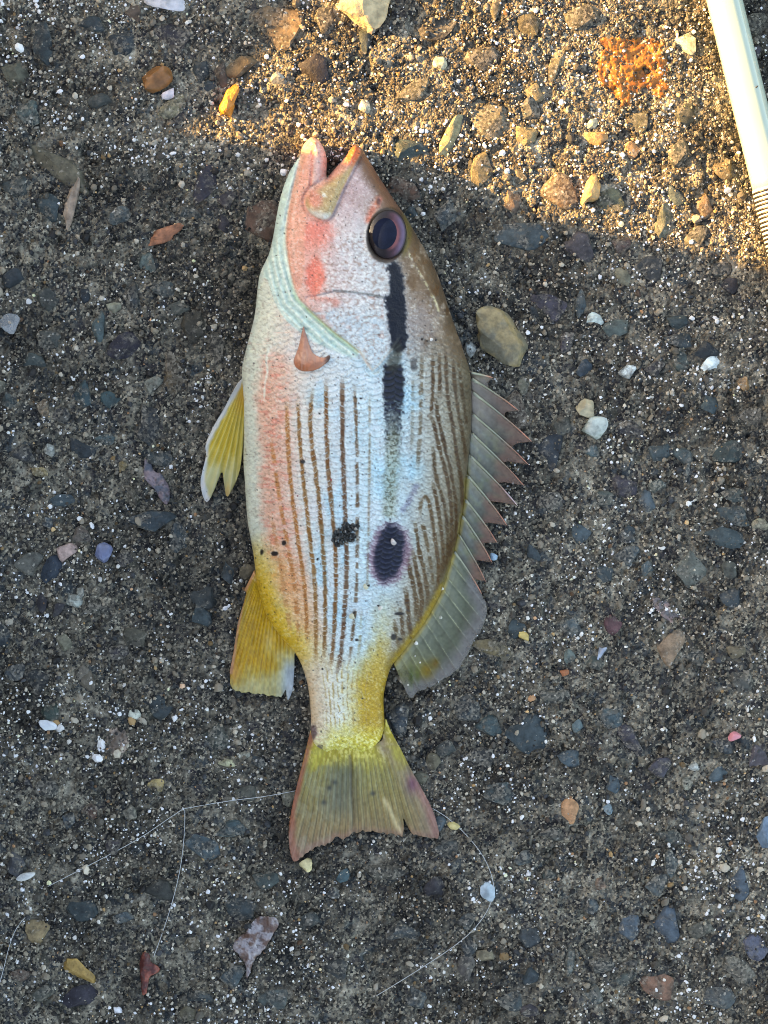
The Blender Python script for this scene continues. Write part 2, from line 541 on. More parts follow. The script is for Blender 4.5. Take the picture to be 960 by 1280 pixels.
def body_z(P):
    """top height of the fish in mm"""
    u, v = P[:, 0], P[:, 1]
    l, r, zm, zt = rows(v)
    t = np.clip((u - (l + r) / 2) / np.maximum((r - l) / 2, 1), -1, 1)
    lens = np.sqrt(np.clip(1 - np.abs(t) ** 2.2, 0, 1))
    sdv, _ = sdist(P, OUT_S)
    rad = np.interp(v, [170, 260, 300, 860, 950], [16, 16, 14, 14, 34])
    g = np.sqrt(1 - (1 - np.clip(sdv / rad, 0, 1)) ** 2)
    prof = np.minimum(lens, g)
    z = zm + (zt - zm) * prof
    soft = np.clip(sdv / 6, 0, 1)
    # gill cover: a plate proud of the trunk
    dc, _ = sdist(P, COVER)
    wr = sstep(494, 510, u)
    z += 0.75 * lerp(sstep(-1.5, 2.5, dc), sstep(470, 380, v), wr) * soft
    z -= 0.5 * np.exp(-((dc + 3.5) / 2.2) ** 2) * soft * (1 - wr)
    # branchiostegal folds
    dch, _ = sdist(P, CHIN)
    inb = sstep(0, 4, dch) * sstep(262, 310, v)
    dg, _ = seg_near(P, GILL)
    z += 0.32 * inb * np.cos(dg / 8.5 * 2 * math.pi + 0.5 + 2.6 * fbm(u / 45, v / 45, 8, 2)) * soft * (0.4 + vn(u / 30, v / 30, 12))
    z -= 0.55 * np.exp(-(dg / 2.0) ** 2) * sstep(285, 300, v) * soft
    # groove between jaw and chin
    dj, _ = seg_near(P, [(377,192),(369,225),(361,260),(356,292)])
    z -= 0.6 * np.exp(-(dj / 2.5) ** 2)
    dj, _ = seg_near(P, [(391,185),(390,205),(388,232)])
    z -= 0.5 * np.exp(-(dj / 2.2) ** 2)
    # maxilla
    dm, _ = sdist(P, MAX)
    z += 1.5 * np.sqrt(np.clip(sstep(-1.0, 9, dm), 0, 1)) * np.clip(sdv / 4, 0, 1)
    z -= 0.9 * np.exp(-((dm + 2.5) / 2.2) ** 2) * np.clip(sdv / 8, 0, 1)
    # preopercle
    dp, _ = seg_near(P, [(384,372),(400,369),(417,364),(433,365),(458,368),(483,373)])
    z -= 0.40 * np.exp(-(dp / 1.6) ** 2)
    above = np.interp(u, [384, 417, 458, 483], [372, 364, 368, 373])
    z += 0.5 * np.exp(-np.clip(above - v, 0, 99) / 22) * (v < above) * sstep(388, 400, u) * sstep(492, 480, u)
    # cheek dents
    z -= 0.5 * np.exp(-(((u - 393) / 11) ** 2 + ((v - 346) / 20) ** 2))
    # brow ridge line
    db, _ = seg_near(P, [(515,320),(528,345),(545,372),(550,392)])
    z += 0.3 * np.exp(-(db / 2) ** 2)
    # eye socket
    de = eye_d(P)
    z += 0.45 * np.exp(-((de - 1.12) / 0.10) ** 2)
    z -= 3.0 * sstep(1.02, 0.86, de)
    # nostril
    z -= 0.7 * np.exp(-(((u - 473) / 2.6) ** 2 + ((v - 252) / 4.5) ** 2))
    # scales
    tt, a, fa, f, _ = scale_coord(P)
    sm = lerp(sstep(1, -6, dc), sstep(375, 435, v), wr) * np.clip(sdv / 8, 0, 1) * sstep(945, 925, v)
    ridge = f * sstep(1.0, 0.80, f)
    amp = np.interp(v, [420, 700, 850, 940], [0.46, 0.44, 0.32, 0.18]) * (0.45 + 0.9 * vn(u / 3.1, v / 3.1, 15))
    z += amp * (ridge - 0.35) * sm
    # small cheek and head scales
    hs = sstep(0, 6, dc) * sstep(280, 310, v) * (u > 395) * (de > 1.2)
    d2, c2 = worley(u / 5.2 + 0.5 * fbm(u / 5, v / 5, 73, 2), v / 3.6 + 0.5 * fbm(u / 5, v / 5, 74, 2), 71)
    z += 0.22 * vn(u / 9, v / 9, 75) * 1.6 * hs * (np.sqrt(np.clip(1 - d2 ** 2, 0, 1)) - 0.6) * (0.3 + c2)
    z += 0.10 * fbm(u / 3.0, v / 2.2, 9, 3) * soft
    z += 0.25 * fbm(u / 30.0, v / 30.0, 19, 2) * soft
    return np.maximum(z, zm + 0.02), sdv, dc, dch, dm, de

# ---- generic sheet: grid clipped to an outline, snapped to it, with top and underside
def sheet(poly, sp, topf, botf, colf, name, mat, parent, edge_z=None):
    poly = np.asarray(poly, float)
    lo, hi = poly.min(0) - 2 * sp, poly.max(0) + 2 * sp
    us, vs_ = np.arange(lo[0], hi[0], sp), np.arange(lo[1], hi[1], sp)
    UU, VV = np.meshgrid(us, vs_)
    P = np.stack([UU.ravel(), VV.ravel()], 1)
    sdv, near = sdist(P, poly)
    keep = sdv > -0.72 * sp
    snap = keep & (sdv < 0.45 * sp)
    P[snap] = near[snap]
    n1 = len(us)
    q = (np.arange(len(vs_) - 1)[:, None] * n1 + np.arange(n1 - 1)[None, :]).ravel()
    Q = np.stack([q, q + n1, q + n1 + 1, q + 1], 1)
    Q = Q[keep[Q].all(1) & ~snap[Q].all(1)]
    used = np.unique(Q)
    mp = np.full(len(P), -1)
    mp[used] = np.arange(len(used))
    Q = mp[Q]
    P = P[used]
    sn = snap[used]
    zt = topf(P)
    zb = botf(P, zt)
    ze = zt if edge_z is None else edge_z(P)
    zt = np.where(sn, ze, zt)
    n = len(P)
    # underside vertices only for inner points
    inner = np.where(~sn)[0]
    mb = np.arange(n)
    mb[inner] = n + np.arange(len(inner))
    PP = np.vstack([P, P[inner]])
    Z = np.concatenate([zt, zb[inner]]) / 1000.0
    k = S * (1 - Z / H)
    V = np.stack([(PP[:, 0] - 480) * k, (640 - PP[:, 1]) * k, Z], 1)
    Fq = np.vstack([Q, mb[Q][:, ::-1]])
    C = colf(P)
    C = np.vstack([C, C[inner]])
    return link(name, np_mesh(name, V, Fq, True, C), mat, parent)

# ---- fish paint
STRIPES = [  # polyline, half width, colour, strength
    ([(338,640),(349,695),(358,760),(365,800)], 2.6, (238,160,110), .55),
    ([(338,545),(346,600),(355,660),(370,737),(373,800)], 2.6, (225,140,80), .85),
    ([(358,500),(361,583),(370,660),(382,737),(384,805)], 2.6, (205,125,55), .9),
    ([(372,497),(374,540),(378,590),(386,660),(395,737),(395,830)], 2.6, (170,112,50), .92),
    ([(391,487),(387,520),(390,560),(396,600),(402,660),(407,737),(406,800),(404,826)], 2.7, (150,98,42), .95),
    ([(408,474),(407,520),(410,590),(417,655),(421,720),(417,800),(414,828),(411,838)], 2.7, (145,92,45), .95),
    ([(428,470),(428,560),(430,600),(432,650),(434,720),(428,800),(424,836),(418,846)], 2.9, (120,80,55), .95),
    ([(443,476),(446,550),(447,640),(446,740),(440,800),(436,832)], 2.1, (120,86,60), .85),
    ([(462,490),(462,560),(461,650),(459,740)], 1.5, (140,115,85), .6),
    ([(452,760),(450,800),(447,830)], 1.8, (170,145,90), .5),
    ([(527,440),(527,480),(525,540),(522,585)], 2.2, (140,105,70), .65),
    ([(516,470),(515,560)], 1.8, (150,125,95), .4),
    ([(541,443),(541,500),(538,522)], 2.0, (120,80,45), .9),
    ([(549,438),(550,475),(549,496)], 2.0, (120,80,45), .9),
    ([(557,434),(558,475),(560,500),(565,525),(572,575),(578,612),(579,640)], 2.0, (105,68,36), .95),
    ([(566,447),(570,500),(578,540),(583,575)], 2.0, (100,66,36), .9),
    ([(573,452),(579,500),(585,540)], 1.8, (92,64,40), .8),
    ([(545,500),(548,525),(555,555),(563,585),(569,620),(571,655),(567,690)], 2.0, (105,68,32), .95),
    ([(540,522),(548,555),(553,577),(560,600),(565,640),(564,682),(561,703)], 2.0, (110,70,30), .95),
    ([(541,560),(545,600),(553,620),(557,640),(561,680),(557,712)], 2.0, (110,72,30), .95),
    ([(541,605),(547,630),(551,660),(555,690),(552,722)], 2.0, (118,76,30), .95),
    ([(527,628),(530,621),(534,621),(537,630),(540,650),(545,680),(549,713),(546,735)], 2.0, (125,80,32), .95),
    ([(526,625),(525,643),(531,665),(540,713),(542,738)], 2.0, (128,86,40), .8),
    ([(519,655),(524,690),(530,713),(535,740),(534,755)], 2.2, (125,82,35), .95),
    ([(516,690),(521,715),(526,735),(528,755),(524,778)], 2.4, (125,82,35), .9),
    ([(510,700),(514,720),(520,745),(521,775)], 2.6, (128,85,35), .9),
    ([(507,735),(509,755),(512,778),(513,797)], 2.3, (125,80,32), .95),
    ([(500,762),(503,780),(504,800)], 2.2, (125,80,32), .9),
    ([(493,775),(496,800),(500,812)], 2.0, (130,92,45), .8),
]

def fish_colour(P):
    u, v = P[:, 0], P[:, 1]
    _, sdv, dc, dch, dm, de = body_z(P)
    t, a, fa, f, cell = scale_coord(P)
    n = len(P)
    nz1 = fbm(u / 22, v / 22, 101, 4)
    nz2 = fbm(u / 6, v / 6, 102, 3)
    nz3 = fbm(u / 2.2, v / 2.2, 103, 2)
    def M(m, c, s=1.0):
        nonlocal C
        C = lerp(C, np.array(c, float)[None, :], (np.clip(m, 0, 1) * s)[:, None])
    def ell(cx, cy, rx, ry, soft=0.5, wob=0.0):
        d = np.sqrt(((u - cx) / rx) ** 2 + ((v - cy) / ry) ** 2) + wob * nz2
        return sstep(1 + soft, 1 - soft, d)
    def ln(pts, w, soft, wob=0.0):
        d, _ = seg_near(P, pts)
        return sstep(w + soft, w - soft, d + wob * nz2)
    tt = t + 0.05 * nz1
    ks = [-1, -0.85, -0.62, -0.42, -0.15, 0.15, 0.42, 0.62, 0.80, 1.0]
    cols = np.array([(222,220,203),(226,220,204),(230,208,194),(224,214,208),(212,217,222),(196,215,224),(184,197,204),(172,166,158),(146,134,118),(88,76,60)], float)
    C = np.stack([np.interp(tt, ks, cols[:, i]) for i in range(3)], 1)
    # cool and warm iridescent drift
    M(sstep(0.05, 0.6, fbm(u / 30, v / 45, 131, 3)) * sstep(0.62, 0.4, np.abs(t - 0.1)), (160,208,232), .55)
    M(sstep(0.1, 0.6, fbm(u / 26, v / 40, 132, 3)) * sstep(0.6, 0.3, np.abs(t + 0.2)), (218,214,220), .5)
    # salmon flank
    lft, rgt, _, _ = rows(v)
    du = u - lft
    sal = sstep(12, 30, du + 8 * nz1) * sstep(75, 38, du + 10 * nz1) * sstep(425, 470, v) * sstep(770, 720, v)
    M(sal, (240,168,142), .72)
    M(sal * sstep(0.0, 0.5, fbm(u / 9, v / 3.5, 133, 3)), (232,128,108), .6)
    # yellow flank above the anal fin
    yb = sstep(655, 745, v + 10 * nz1) * sstep(62, 6, du + 12 * nz1) * sstep(858, 800, v)
    M(yb, (236,186,70), .9)
    M(yb * sstep(28, 4, du + 6 * nz1), (222,166,30), .6)
    M(sstep(680, 740, v) * sstep(22, 40, du) * sstep(78, 50, du) * sstep(815, 770, v), (240,160,100), .6)
    # tail stalk
    pk = sstep(800, 860, v + 8 * nz1)
    kp = [-1, -0.6, -0.2, 0.15, 0.4, 0.75, 1]
    cp = np.array([(232,190,150),(238,218,196),(236,230,214),(222,206,158),(205,166,62),(186,140,30),(140,110,38)], float)
    C = lerp(C, np.stack([np.interp(t + 0.12 * nz2, kp, cp[:, i]) for i in range(3)], 1), pk[:, None])
    M(ln([(486,725),(479,770),(474,800),(470,830)], 8, 14, 7) * sstep(728, 800, v + 14 * nz1), (206,180,110), .7)
    M(ln([(476,800),(472,820),(471,840),(468,870),(466,900)], 10, 13, 8) * sstep(775, 835, v + 16 * nz1), (194,154,52), .85)
    M(ln([(553,735),(535,768),(515,797),(493,826)], 5, 4, 2), (165,130,40), .85)
    M(ln([(583,600),(579,640),(571,676),(560,715),(553,735)], 2.5, 2.5, 1), (130,110,50), .75)
    # stripe rows across the tail stalk
    dd = np.abs(((a * 1.0 + 0.25 * nz2) % 1) - 0.5)
    M(sstep(0.22, 0.08, dd) * sstep(815, 850, v) * sstep(925, 900, v) * sstep(0.75, 0.5, np.abs(t)) * (vn(u / 5, v / 5, 140) > 0.35), (186,150,84), .75)
    M(sstep(898, 930, v + 6 * nz2) * sstep(-0.9, -0.3, t), (214,190,62), .85)
    M(sstep(898, 930, v) * (nz3 > 0.15), (245,238,190), .6)
    M(sstep(925, 945, v + 6 * nz2), (180,168,60), .8)
    M(ell(391, 915, 5, 10, .4, .3), (96,70,74), .8)
    M(ell(399, 936, 4, 5, .4, .3), (90,80,74), .7)
    # stripes, broken at every scale edge
    gap = 1 - 0.75 * sstep(0.80, 0.93, f) * (hsh(np.floor(cell), np.floor(cell * 0), 5) > 0.35)
    for k, (pts, wd, c, s) in enumerate(STRIPES):
        d, _ = seg_near(P, smooth(pts, False, 2))
        de0 = np.hypot(u - pts[0][0], v - pts[0][1]); de1 = np.hypot(u - pts[-1][0], v - pts[-1][1])
        back = pts[0][0] > 492
        endf = np.clip(np.minimum(de0, de1) / (9 if back else 20), 0.45 if back else 0.15, 1)
        d = np.abs(d + 0.9 * (hsh(np.floor(cell), np.floor(cell * 0), 31 + k) - .5))
        wv = wd * (0.62 + 0.5 * vn(u / 4, v / 5, 200 + k)) * (1.2 if back else 1.0)
        pres = sstep(0.16, 0.36, vn(u * 0 + k * 7.7, v / 7.0, 240 + k)) if s < 0.9 else 1
        M(sstep(wv + 1.3, wv - 1.1, d) * gap * pres * endf * (0.72 + .28 * hsh(np.floor(cell), np.floor(cell * 0), 77 + k)), np.array(c) * np.array([.92, .88, .76]) * (0.72 if back else 0.94), min(1.0, s * 1.06))
    # the dark band: eye to mid flank, then the blotch
    bw = 3 * nz2 + 2 * nz3
    db, _ = sdist(P, [(479,457),(504,455),(505,480),(504,508),(502,520),(500,570),(484,572),(481,520),(479,490)])
    fade = np.interp(v, [450, 496, 515, 540, 575], [1, .95, .72, .5, .1])
    M(sstep(-2, 2.5, db + bw) * np.clip(fade + 0.5 * (nz3) * (v > 500), 0, 1), (18,20,26), .96)
    M(ln([(492,520),(490,580),(488,640)], 8, 7, 5) * sstep(500, 560, v), (150,150,120), .5)
    M(ln([(490,545),(488,640)], 7, 4, 4) * (nz3 > 0.2), (70,70,52), .6)
    e = np.sqrt(((u - 487 + 0.10 * (v - 690)) / 27) ** 2 + ((v - 692) / 40) ** 2)
    M(sstep(1.12, 0.80, e + 0.14 * nz2 + 0.12 * (f - 0.5)), (128,84,104), .7)
    e = np.sqrt(((u - 487 + 0.12 * (v - 690)) / 18.0) ** 2 + ((v - 690) / 34) ** 2)
    M(sstep(1.20, 0.80, e + 0.14 * nz2 + 0.10 * (f - .5)), (18,22,40), .98)
    dk = sstep(90, 50, C.mean(1)) * sstep(445, 460, v) * (np.abs(u - 490) < 30)
    M(dk * sstep(.45, .85, f + .3 * nz3), (52,60,88), .55)  # bluish scale shine painted into the dark band and blotch
    # shoulder rows and bruises
    M(ln([(520,608),(510,628),(503,638)], 3, 3, 3), (110,105,135), .5)
    M(ell(517, 455, 4, 9, .4, .2), (66,62,62), .75)
    # silver scale rims, lightened to stand for their highlights
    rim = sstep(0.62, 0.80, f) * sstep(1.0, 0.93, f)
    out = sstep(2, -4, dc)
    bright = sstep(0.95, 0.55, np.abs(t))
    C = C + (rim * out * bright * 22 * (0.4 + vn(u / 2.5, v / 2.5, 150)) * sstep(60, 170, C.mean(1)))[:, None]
    C = C - (sstep(0.32, 0.02, f) * out * 20 * sstep(-0.9, -0.5, t))[:, None]
    # ---- head
    hd = lerp(sstep(-1, 1.5, dc), sstep(462, 392, v + 22 * nz1), sstep(494, 510, u))
    hb = np.stack([np.interp(u + 6 * nz1, [350, 385, 420, 460, 500, 540, 575], [c[i] for c in ((232,180,160),(228,172,160),(214,192,192),(204,200,204),(182,176,178),(140,120,104),(104,84,66))]) for i in range(3)], 1)
    C = lerp(C, hb, hd[:, None])
    M(hd * sstep(300, 240, v + 8 * nz1) * sstep(405, 425, u), (196,158,160), .75)
    M(hd * sstep(372, 400, v) * sstep(398, 420, u) * sstep(500, 470, u), (190,202,212), .8)
    M(hd * sstep(0.05, 0.55, fbm(u / 14, v / 14, 160, 3)) * sstep(372, 390, v) * (u < 485), (158,200,224), .6)
    M(hd * sstep(0.15, 0.6, fbm(u / 16, v / 12, 161, 3)) * (u < 480) * (v > 370), (206,160,150), .6)
    # head scales glint
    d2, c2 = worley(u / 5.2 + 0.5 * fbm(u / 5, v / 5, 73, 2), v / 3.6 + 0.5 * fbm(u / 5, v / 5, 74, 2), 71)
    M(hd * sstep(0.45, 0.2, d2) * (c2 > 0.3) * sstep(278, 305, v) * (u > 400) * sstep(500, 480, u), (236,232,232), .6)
    M(hd * sstep(0.5, 0.75, d2) * sstep(278, 305, v) * (u > 405) * sstep(500, 480, u), (160,124,108), .5)
    # nape and brow
    dr = rgt - u
    M(hd * sstep(62, 26, dr + 10 * nz1) * sstep(225, 300, v), (122,94,72), .85)
    M(hd * sstep(30, 5, dr + 4 * nz1), (80,64,50), .85)
    M(hd * sstep(26, 6, dr + 3 * nz1) * sstep(300, 230, v), (112,72,58), .75)
    M(ell(528, 405, 22, 32, .6, .3) * hd, (158,142,140), .7)
    M(ln([(512,318),(518,332),(527,345),(538,365),(545,378),(548,388)], 1.2, 1.4, 1.0) * (nz3 > -0.25), (222,205,160), .8)
    M(hd * sstep(0.05, .45, fbm(u / 11, v / 17, 165, 4, .65)) * sstep(498, 512, u), (172,152,138), .7)
    M(hd * sstep(0.1, .5, fbm(u / 7, v / 13, 166, 4, .65)) * sstep(498, 510, u), (88,58,34), .65)
    M(ell(516, 352, 6, 12, .5, .3) * hd, (104,70,40), .6)
    # red cheek
    M(ell(394, 346, 12, 24, .35, .2), (240,118,98), .85)
    M(hd * sstep(268, 285, v) * sstep(330, 290, v) * sstep(372, 384, u) * sstep(428, 400, u + 8 * nz2), (236,122,106), .8)
    M(ln([(400,372),(415,374),(420,378)], 5, 5, 3), (228,130,110), .55)
    M(ln([(398,370),(408,369),(416,371)], 2.2, 2, 1), (240,232,230), .7)
    M(ln([(417,363),(433,364),(458,367),(483,372)], 0.9, 0.9, .3), (110,104,96), .7)
    M(ln([(461,275),(465,262),(474,250)], 4, 4, 2), (222,110,84), .7)
    # jaws
    M(sdist(P, smooth([(378,180),(388,168),(399,174),(391,200),(388,232),(381,248),(384,268),(380,300),(381,345),(373,368),(364,345),(357,298),(360,262),(367,228),(375,197)]))[0] / 3 + 0.5, (234,160,138), .9)
    M(sdist(P, smooth([(396,172),(406,183),(410,198),(409,222),(398,234),(391,218),(391,195)]))[0] / 3 + .5, (212,168,164), .9)
    M(ln([(378,190),(372,222),(368,255),(366,300),(370,340)], 1.3, 1.5, 1), (240,190,172), .6)
    M(ln([(391,180),(390,205),(388,230)], 1.6, 1.6, .8), (214,120,104), .7)
    M(ell(390, 175, 8, 6, .5, .2), (214,150,140), .6)
    mx = sstep(-1.5, 1.5, dm)
    M(mx, (214,150,134), .95)
    M(mx * sstep(0, 9, (u - 381) * 0.55 + (v - 215) * 0.75 - 22), (182,160,108), .75)
    M(mx * ell(441, 192, 11, 14, .45), (216,96,60), .9)
    M(mx * sstep(258, 268, v - (u - 395) * 0.25), (222,214,206), .9)
    M(mx * ell(394, 250, 9, 10, .5, .2), (228,132,120), .7)
    M(ell(405, 244, 2.6, 2.6, .4), (245,236,226), .9)
    M(ell(473, 252, 2.5, 4.5, .4), (90,60,60), .7)
    # pale throat membranes
    ch = sstep(-2, 2, dch)
    M(ch, (204,222,216), .95)
    M(ch * sstep(-.4, -1, np.cos(seg_near(P, GILL)[0] / 8.5 * 2 * math.pi + 0.5 + 2.6 * fbm(u / 45, v / 45, 8, 2))) * sstep(290, 310, v), (160,190,186), .45)
    dg, _ = seg_near(P, GILL)
    M(ch * sstep(0.3, 1, np.cos(dg / 8.5 * 2 * math.pi + 0.5 + 2.6 * fbm(u / 45, v / 45, 8, 2))) * sstep(290, 310, v), (236,240,228), .7)
    M(ch * ln(GILL, 3.5, 3) * sstep(340, 380, v), (196,216,180), .6)
    M(ln([(383,385),(400,400),(417,415),(433,427),(449,440)], 0.9, 1.0), (166,140,84), .5)
    M(sstep(8, 2, du) * sstep(300, 340, v) * sstep(470, 430, v), (214,222,214), .6)
    M(ln(GILL[8:], 1.2, 1.2), (226,206,196), .8)
    # ragged pale scar beside the pelvic fin
    M(ln([(335,436),(333,452),(334,466),(331,478),(330,500)], 1.1, 1.2, 1.6), (248,240,226), .9)
    # breast skin: crosswise wrinkles
    M(sstep(0.25, 0.6, fbm(u / 12, v / 2.3, 170, 3)) * sstep(385, 400, v) * sstep(440, 425, v) * (dch < 0) * (u < 372), (236,190,170), .5)
    db, _ = sdist(P, [(484,330),(499,328),(503,350),(505,368),(507,390),(509,420),(506,436),(496,440),(488,432),(485,410),(484,390),(482,378),(487,365),(486,345)])
    M(sstep(-2.6, 2.6, db + 1.2 * bw), (14,18,30), .98)
    M(ln([(497,436),(494,447),(491,458)], 7, 4, 3), (52,50,40), .7)
    # around the eye
    M(sstep(1.20, 1.06, de), (52,38,30), .9)
    M(sstep(1.45, 1.15, de) * sstep(500, 508, u), (92,84,40), .8)
    # pinprick dirt specks
    dw, cw = worley(u / 13, v / 13, 190)
    M(sstep(0.085, 0.05, dw) * (cw > 0.72), (44,36,34), .85)
    for (x, y, rx, ry) in ((327,690,2.2,3.4),(343,692,4.2,2.8),(355,679,2.6,3.2),(378,577,3,2.4),(446,800,2.4,1.8),(500,799,3,2),(492,796,3.4,4),(399,517,1.3,1.3),(451,498,1.6,1.2),(397,699,1.6,1.6),(499,767,6,2)):
        M(ell(x, y, rx, ry, .35, .25), (34,28,26), .95)
    # scale glints painted as pale flecks, and dull specks, through the skin
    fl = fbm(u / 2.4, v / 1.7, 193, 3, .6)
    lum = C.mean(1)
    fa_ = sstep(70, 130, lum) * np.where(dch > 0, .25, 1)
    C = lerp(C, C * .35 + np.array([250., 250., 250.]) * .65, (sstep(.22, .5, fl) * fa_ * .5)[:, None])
    C = lerp(C, C * np.array([.74, .68, .64]), (sstep(-.22, -.5, fl) * fa_ * .55)[:, None])
    C = C * (1 + 0.07 * nz3 + 0.05 * nz2)[:, None]
    return srgb(np.clip(C * np.array([1.005, 1.03, 1.0]), 8, 253)) * 0.98

M_FISH = vc_material('fish_skin', 0.36, 0.08, 0.06, 2200, 0.00022, bstr=0.8, spec=0.3)
M_FIN = vc_material('fin_membrane', 0.36, 0.25, 0.0, 2400, 0.00012, alpha=True, bstr=0.5)
M_FLESH = vc_material('flesh', 0.35, 0.3, 0.1, 1800, 0.00015)

fish = bpy.data.objects.new('fish', None)
COL.objects.link(fish)
fish.location = (0, 0, 0)
fish.empty_display_size = 0.02
tag(fish, 'dead striped fish with open mouth and yellow fins lying on the concrete', 'fish')

def zmid(P):
    return rows(P[:, 1])[2]

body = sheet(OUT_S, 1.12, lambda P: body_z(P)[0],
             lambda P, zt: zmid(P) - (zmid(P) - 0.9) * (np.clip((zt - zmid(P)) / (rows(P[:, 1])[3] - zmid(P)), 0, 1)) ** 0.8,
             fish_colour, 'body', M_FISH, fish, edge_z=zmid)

# ---- eye: ball, pupil, clear cornea
def dome(name, cx, cy, rx, ry, tilt, z0, hgt, colf, mat, parent, rings=22, seg=56, flat=0.0):
    V, C, Fq = [], [], []
    for i in range(rings + 1):
        r = i / rings
        for j in range(seg):
            th = 2 * math.pi * j / seg
            x, y = rx * r * math.cos(th), ry * r * math.sin(th)
            px = cx + x * math.cos(tilt) - y * math.sin(tilt)
            py = cy + x * math.sin(tilt) + y * math.cos(tilt)
            z = (z0 + hgt * (math.cos(r) - math.cos(1.0)) / (1 - math.cos(1.0))) / 1000
            V.append(at(px, py, z))
            C.append((r, th, px, py))
    for i in range(rings):
        for j in range(seg):
            j2 = (j + 1) % seg
            Fq.append((i * seg + j, (i + 1) * seg + j, (i + 1) * seg + j2, i * seg + j2))
    C = np.array(C)
    me = np_mesh(name, np.array(V), np.array(Fq), True, colf(C))
    return link(name, me, mat, parent)

ez = float(body_z(np.array([[484.0, 330.0]]))[0][0]) - 0.9
ez_top = 20.5
def iris_col(C):
    r, th, px, py = C.T
    c = np.tile(np.array([[120, 92, 104]], float), (len(r), 1))
    m = sstep(478, 500, px)[:, None]
    c = lerp(np.array([[34, 25, 27]], float), np.array([[108, 68, 78]], float), m)
    nn = fbm(px / 4, py / 4, 301, 3)[:, None]
    c = c * (1 + 0.18 * nn)
    c = lerp(c, np.array([[172, 98, 92]], float), (sstep(0.34, 0.5, r) * sstep(0.68, 0.55, r) * sstep(480, 492, px))[:, None] * .7)
    c = lerp(c, np.array([[104, 98, 130]], float), (sstep(0.6, 0.8, r) * sstep(490, 502, px))[:, None] * .6)
    c = lerp(c, np.array([[38, 30, 26]], float), sstep(0.86, 0.98, r)[:, None])
    return srgb(np.clip(c, 4, 250))
M_EYE = vc_material('eye_iris', 0.5, 0.0, 0.0, 2600, 0.00005, spec=0.15)
M_PUP = plain_material('eye_pupil', (0.006, 0.010, 0.026), 0.5)
M_PUP.node_tree.nodes['Principled BSDF'].inputs['Specular IOR Level'].default_value = 0.1
eye = dome('eye', 484, 294, 24.2, 32.0, R(8), ez - 1.0, 1.9, iris_col, M_EYE, fish)
pup = dome('pupil', 480.8, 292, 15.2, 19.6, R(8), ez + 0.66, 0.55, lambda C: np.zeros((len(C), 3)), M_PUP, eye, 10, 40)
mcor, nt, pb = new_mat('cornea')
nt.nodes.remove(pb)
tr = N(nt, 'ShaderNodeBsdfTransparent')
gl = N(nt, 'ShaderNodeBsdfGlossy')
gl.inputs['Roughness'].default_value = 0.03
fr = N(nt, 'ShaderNodeFresnel')
fr.inputs['IOR'].default_value = 1.34
mx_ = N(nt, 'ShaderNodeMixShader')
L(nt, fr.outputs[0], mx_.inputs[0]); L(nt, tr.outputs[0], mx_.inputs[1]); L(nt, gl.outputs[0], mx_.inputs[2])
L(nt, mx_.outputs[0], nt.nodes['Material Output'].inputs[0])
dome('cornea', 484, 294, 23.2, 31.0, R(8), ez - 0.30, 1.75, lambda C: np.ones((len(C), 3)), mcor, eye)

# ---- fins
def rays_from(P, apex, n, seed=0):
    """angle coordinate round an apex -> ridge profile"""
    th = np.arctan2(P[:, 0] - apex[0], P[:, 1] - apex[1])
    x = th * n + 0.5 * (vn(P[:, 0] / 30, P[:, 1] / 30, seed) - 0.5)
    f = x - np.floor(x)
    return th, np.abs(f - 0.5) * 2, np.floor(x)

def gz_px(P, z=0.001):
    k = S
    return gh((P[:, 0] - 480) * k, (640 - P[:, 1]) * k) * 1000

def gsm(P):
    """smoothed ground height (mm)"""
    s = 0
    for dx, dy in ((0, 0), (9, 0), (-9, 0), (0, 9), (0, -9), (6, 6), (-6, 6), (6, -6), (-6, -6)):
        s = s + gz_px(P + np.array([dx, dy]))
    return s / 9

# tail fin
CAUD = smooth([(388,912),(386,921),(381,941),(376,962),(370,985),(363,1018),(360,1043),(363,1070),(367,1077)], False, 2).tolist()
rr_ = random.Random(4)
def ragged(pts, step, amp, seed):
    rg = random.Random(seed)
    out = []
    for (a, b) in zip(pts[:-1], pts[1:]):
        L_ = math.dist(a, b)
        m = max(1, int(L_ / step))
        for i in range(m):
            t = i / m
            out.append((a[0] + (b[0] - a[0]) * t + rg.uniform(-1, 1) * amp * 0.3, a[1] + (b[1] - a[1]) * t + rg.uniform(-1, 1) * amp))
    out.append(pts[-1])
    return out
CAUD += ragged([(368,1076),(378,1071),(390,1062),(407,1055),(420,1047),(430,1049),(445,1040),(463,1038),(482,1041),(490,1043),(503,1046)], 2.6, 2.0, 5)
CAUD += [(505,1035),(504,1022),(509,1032),(514,1041)]
CAUD += ragged([(517,1043),(528,1045),(540,1048),(548,1048)], 2.6, 1.2, 6)
CAUD += smooth([(549,1040),(542,1013),(528,987),(513,960),(502,938),(493,922),(486,908),(482,897)], False, 2).tolist()
CAUD += [(478,925),(470,930),(440,936),(410,932),(396,925)]
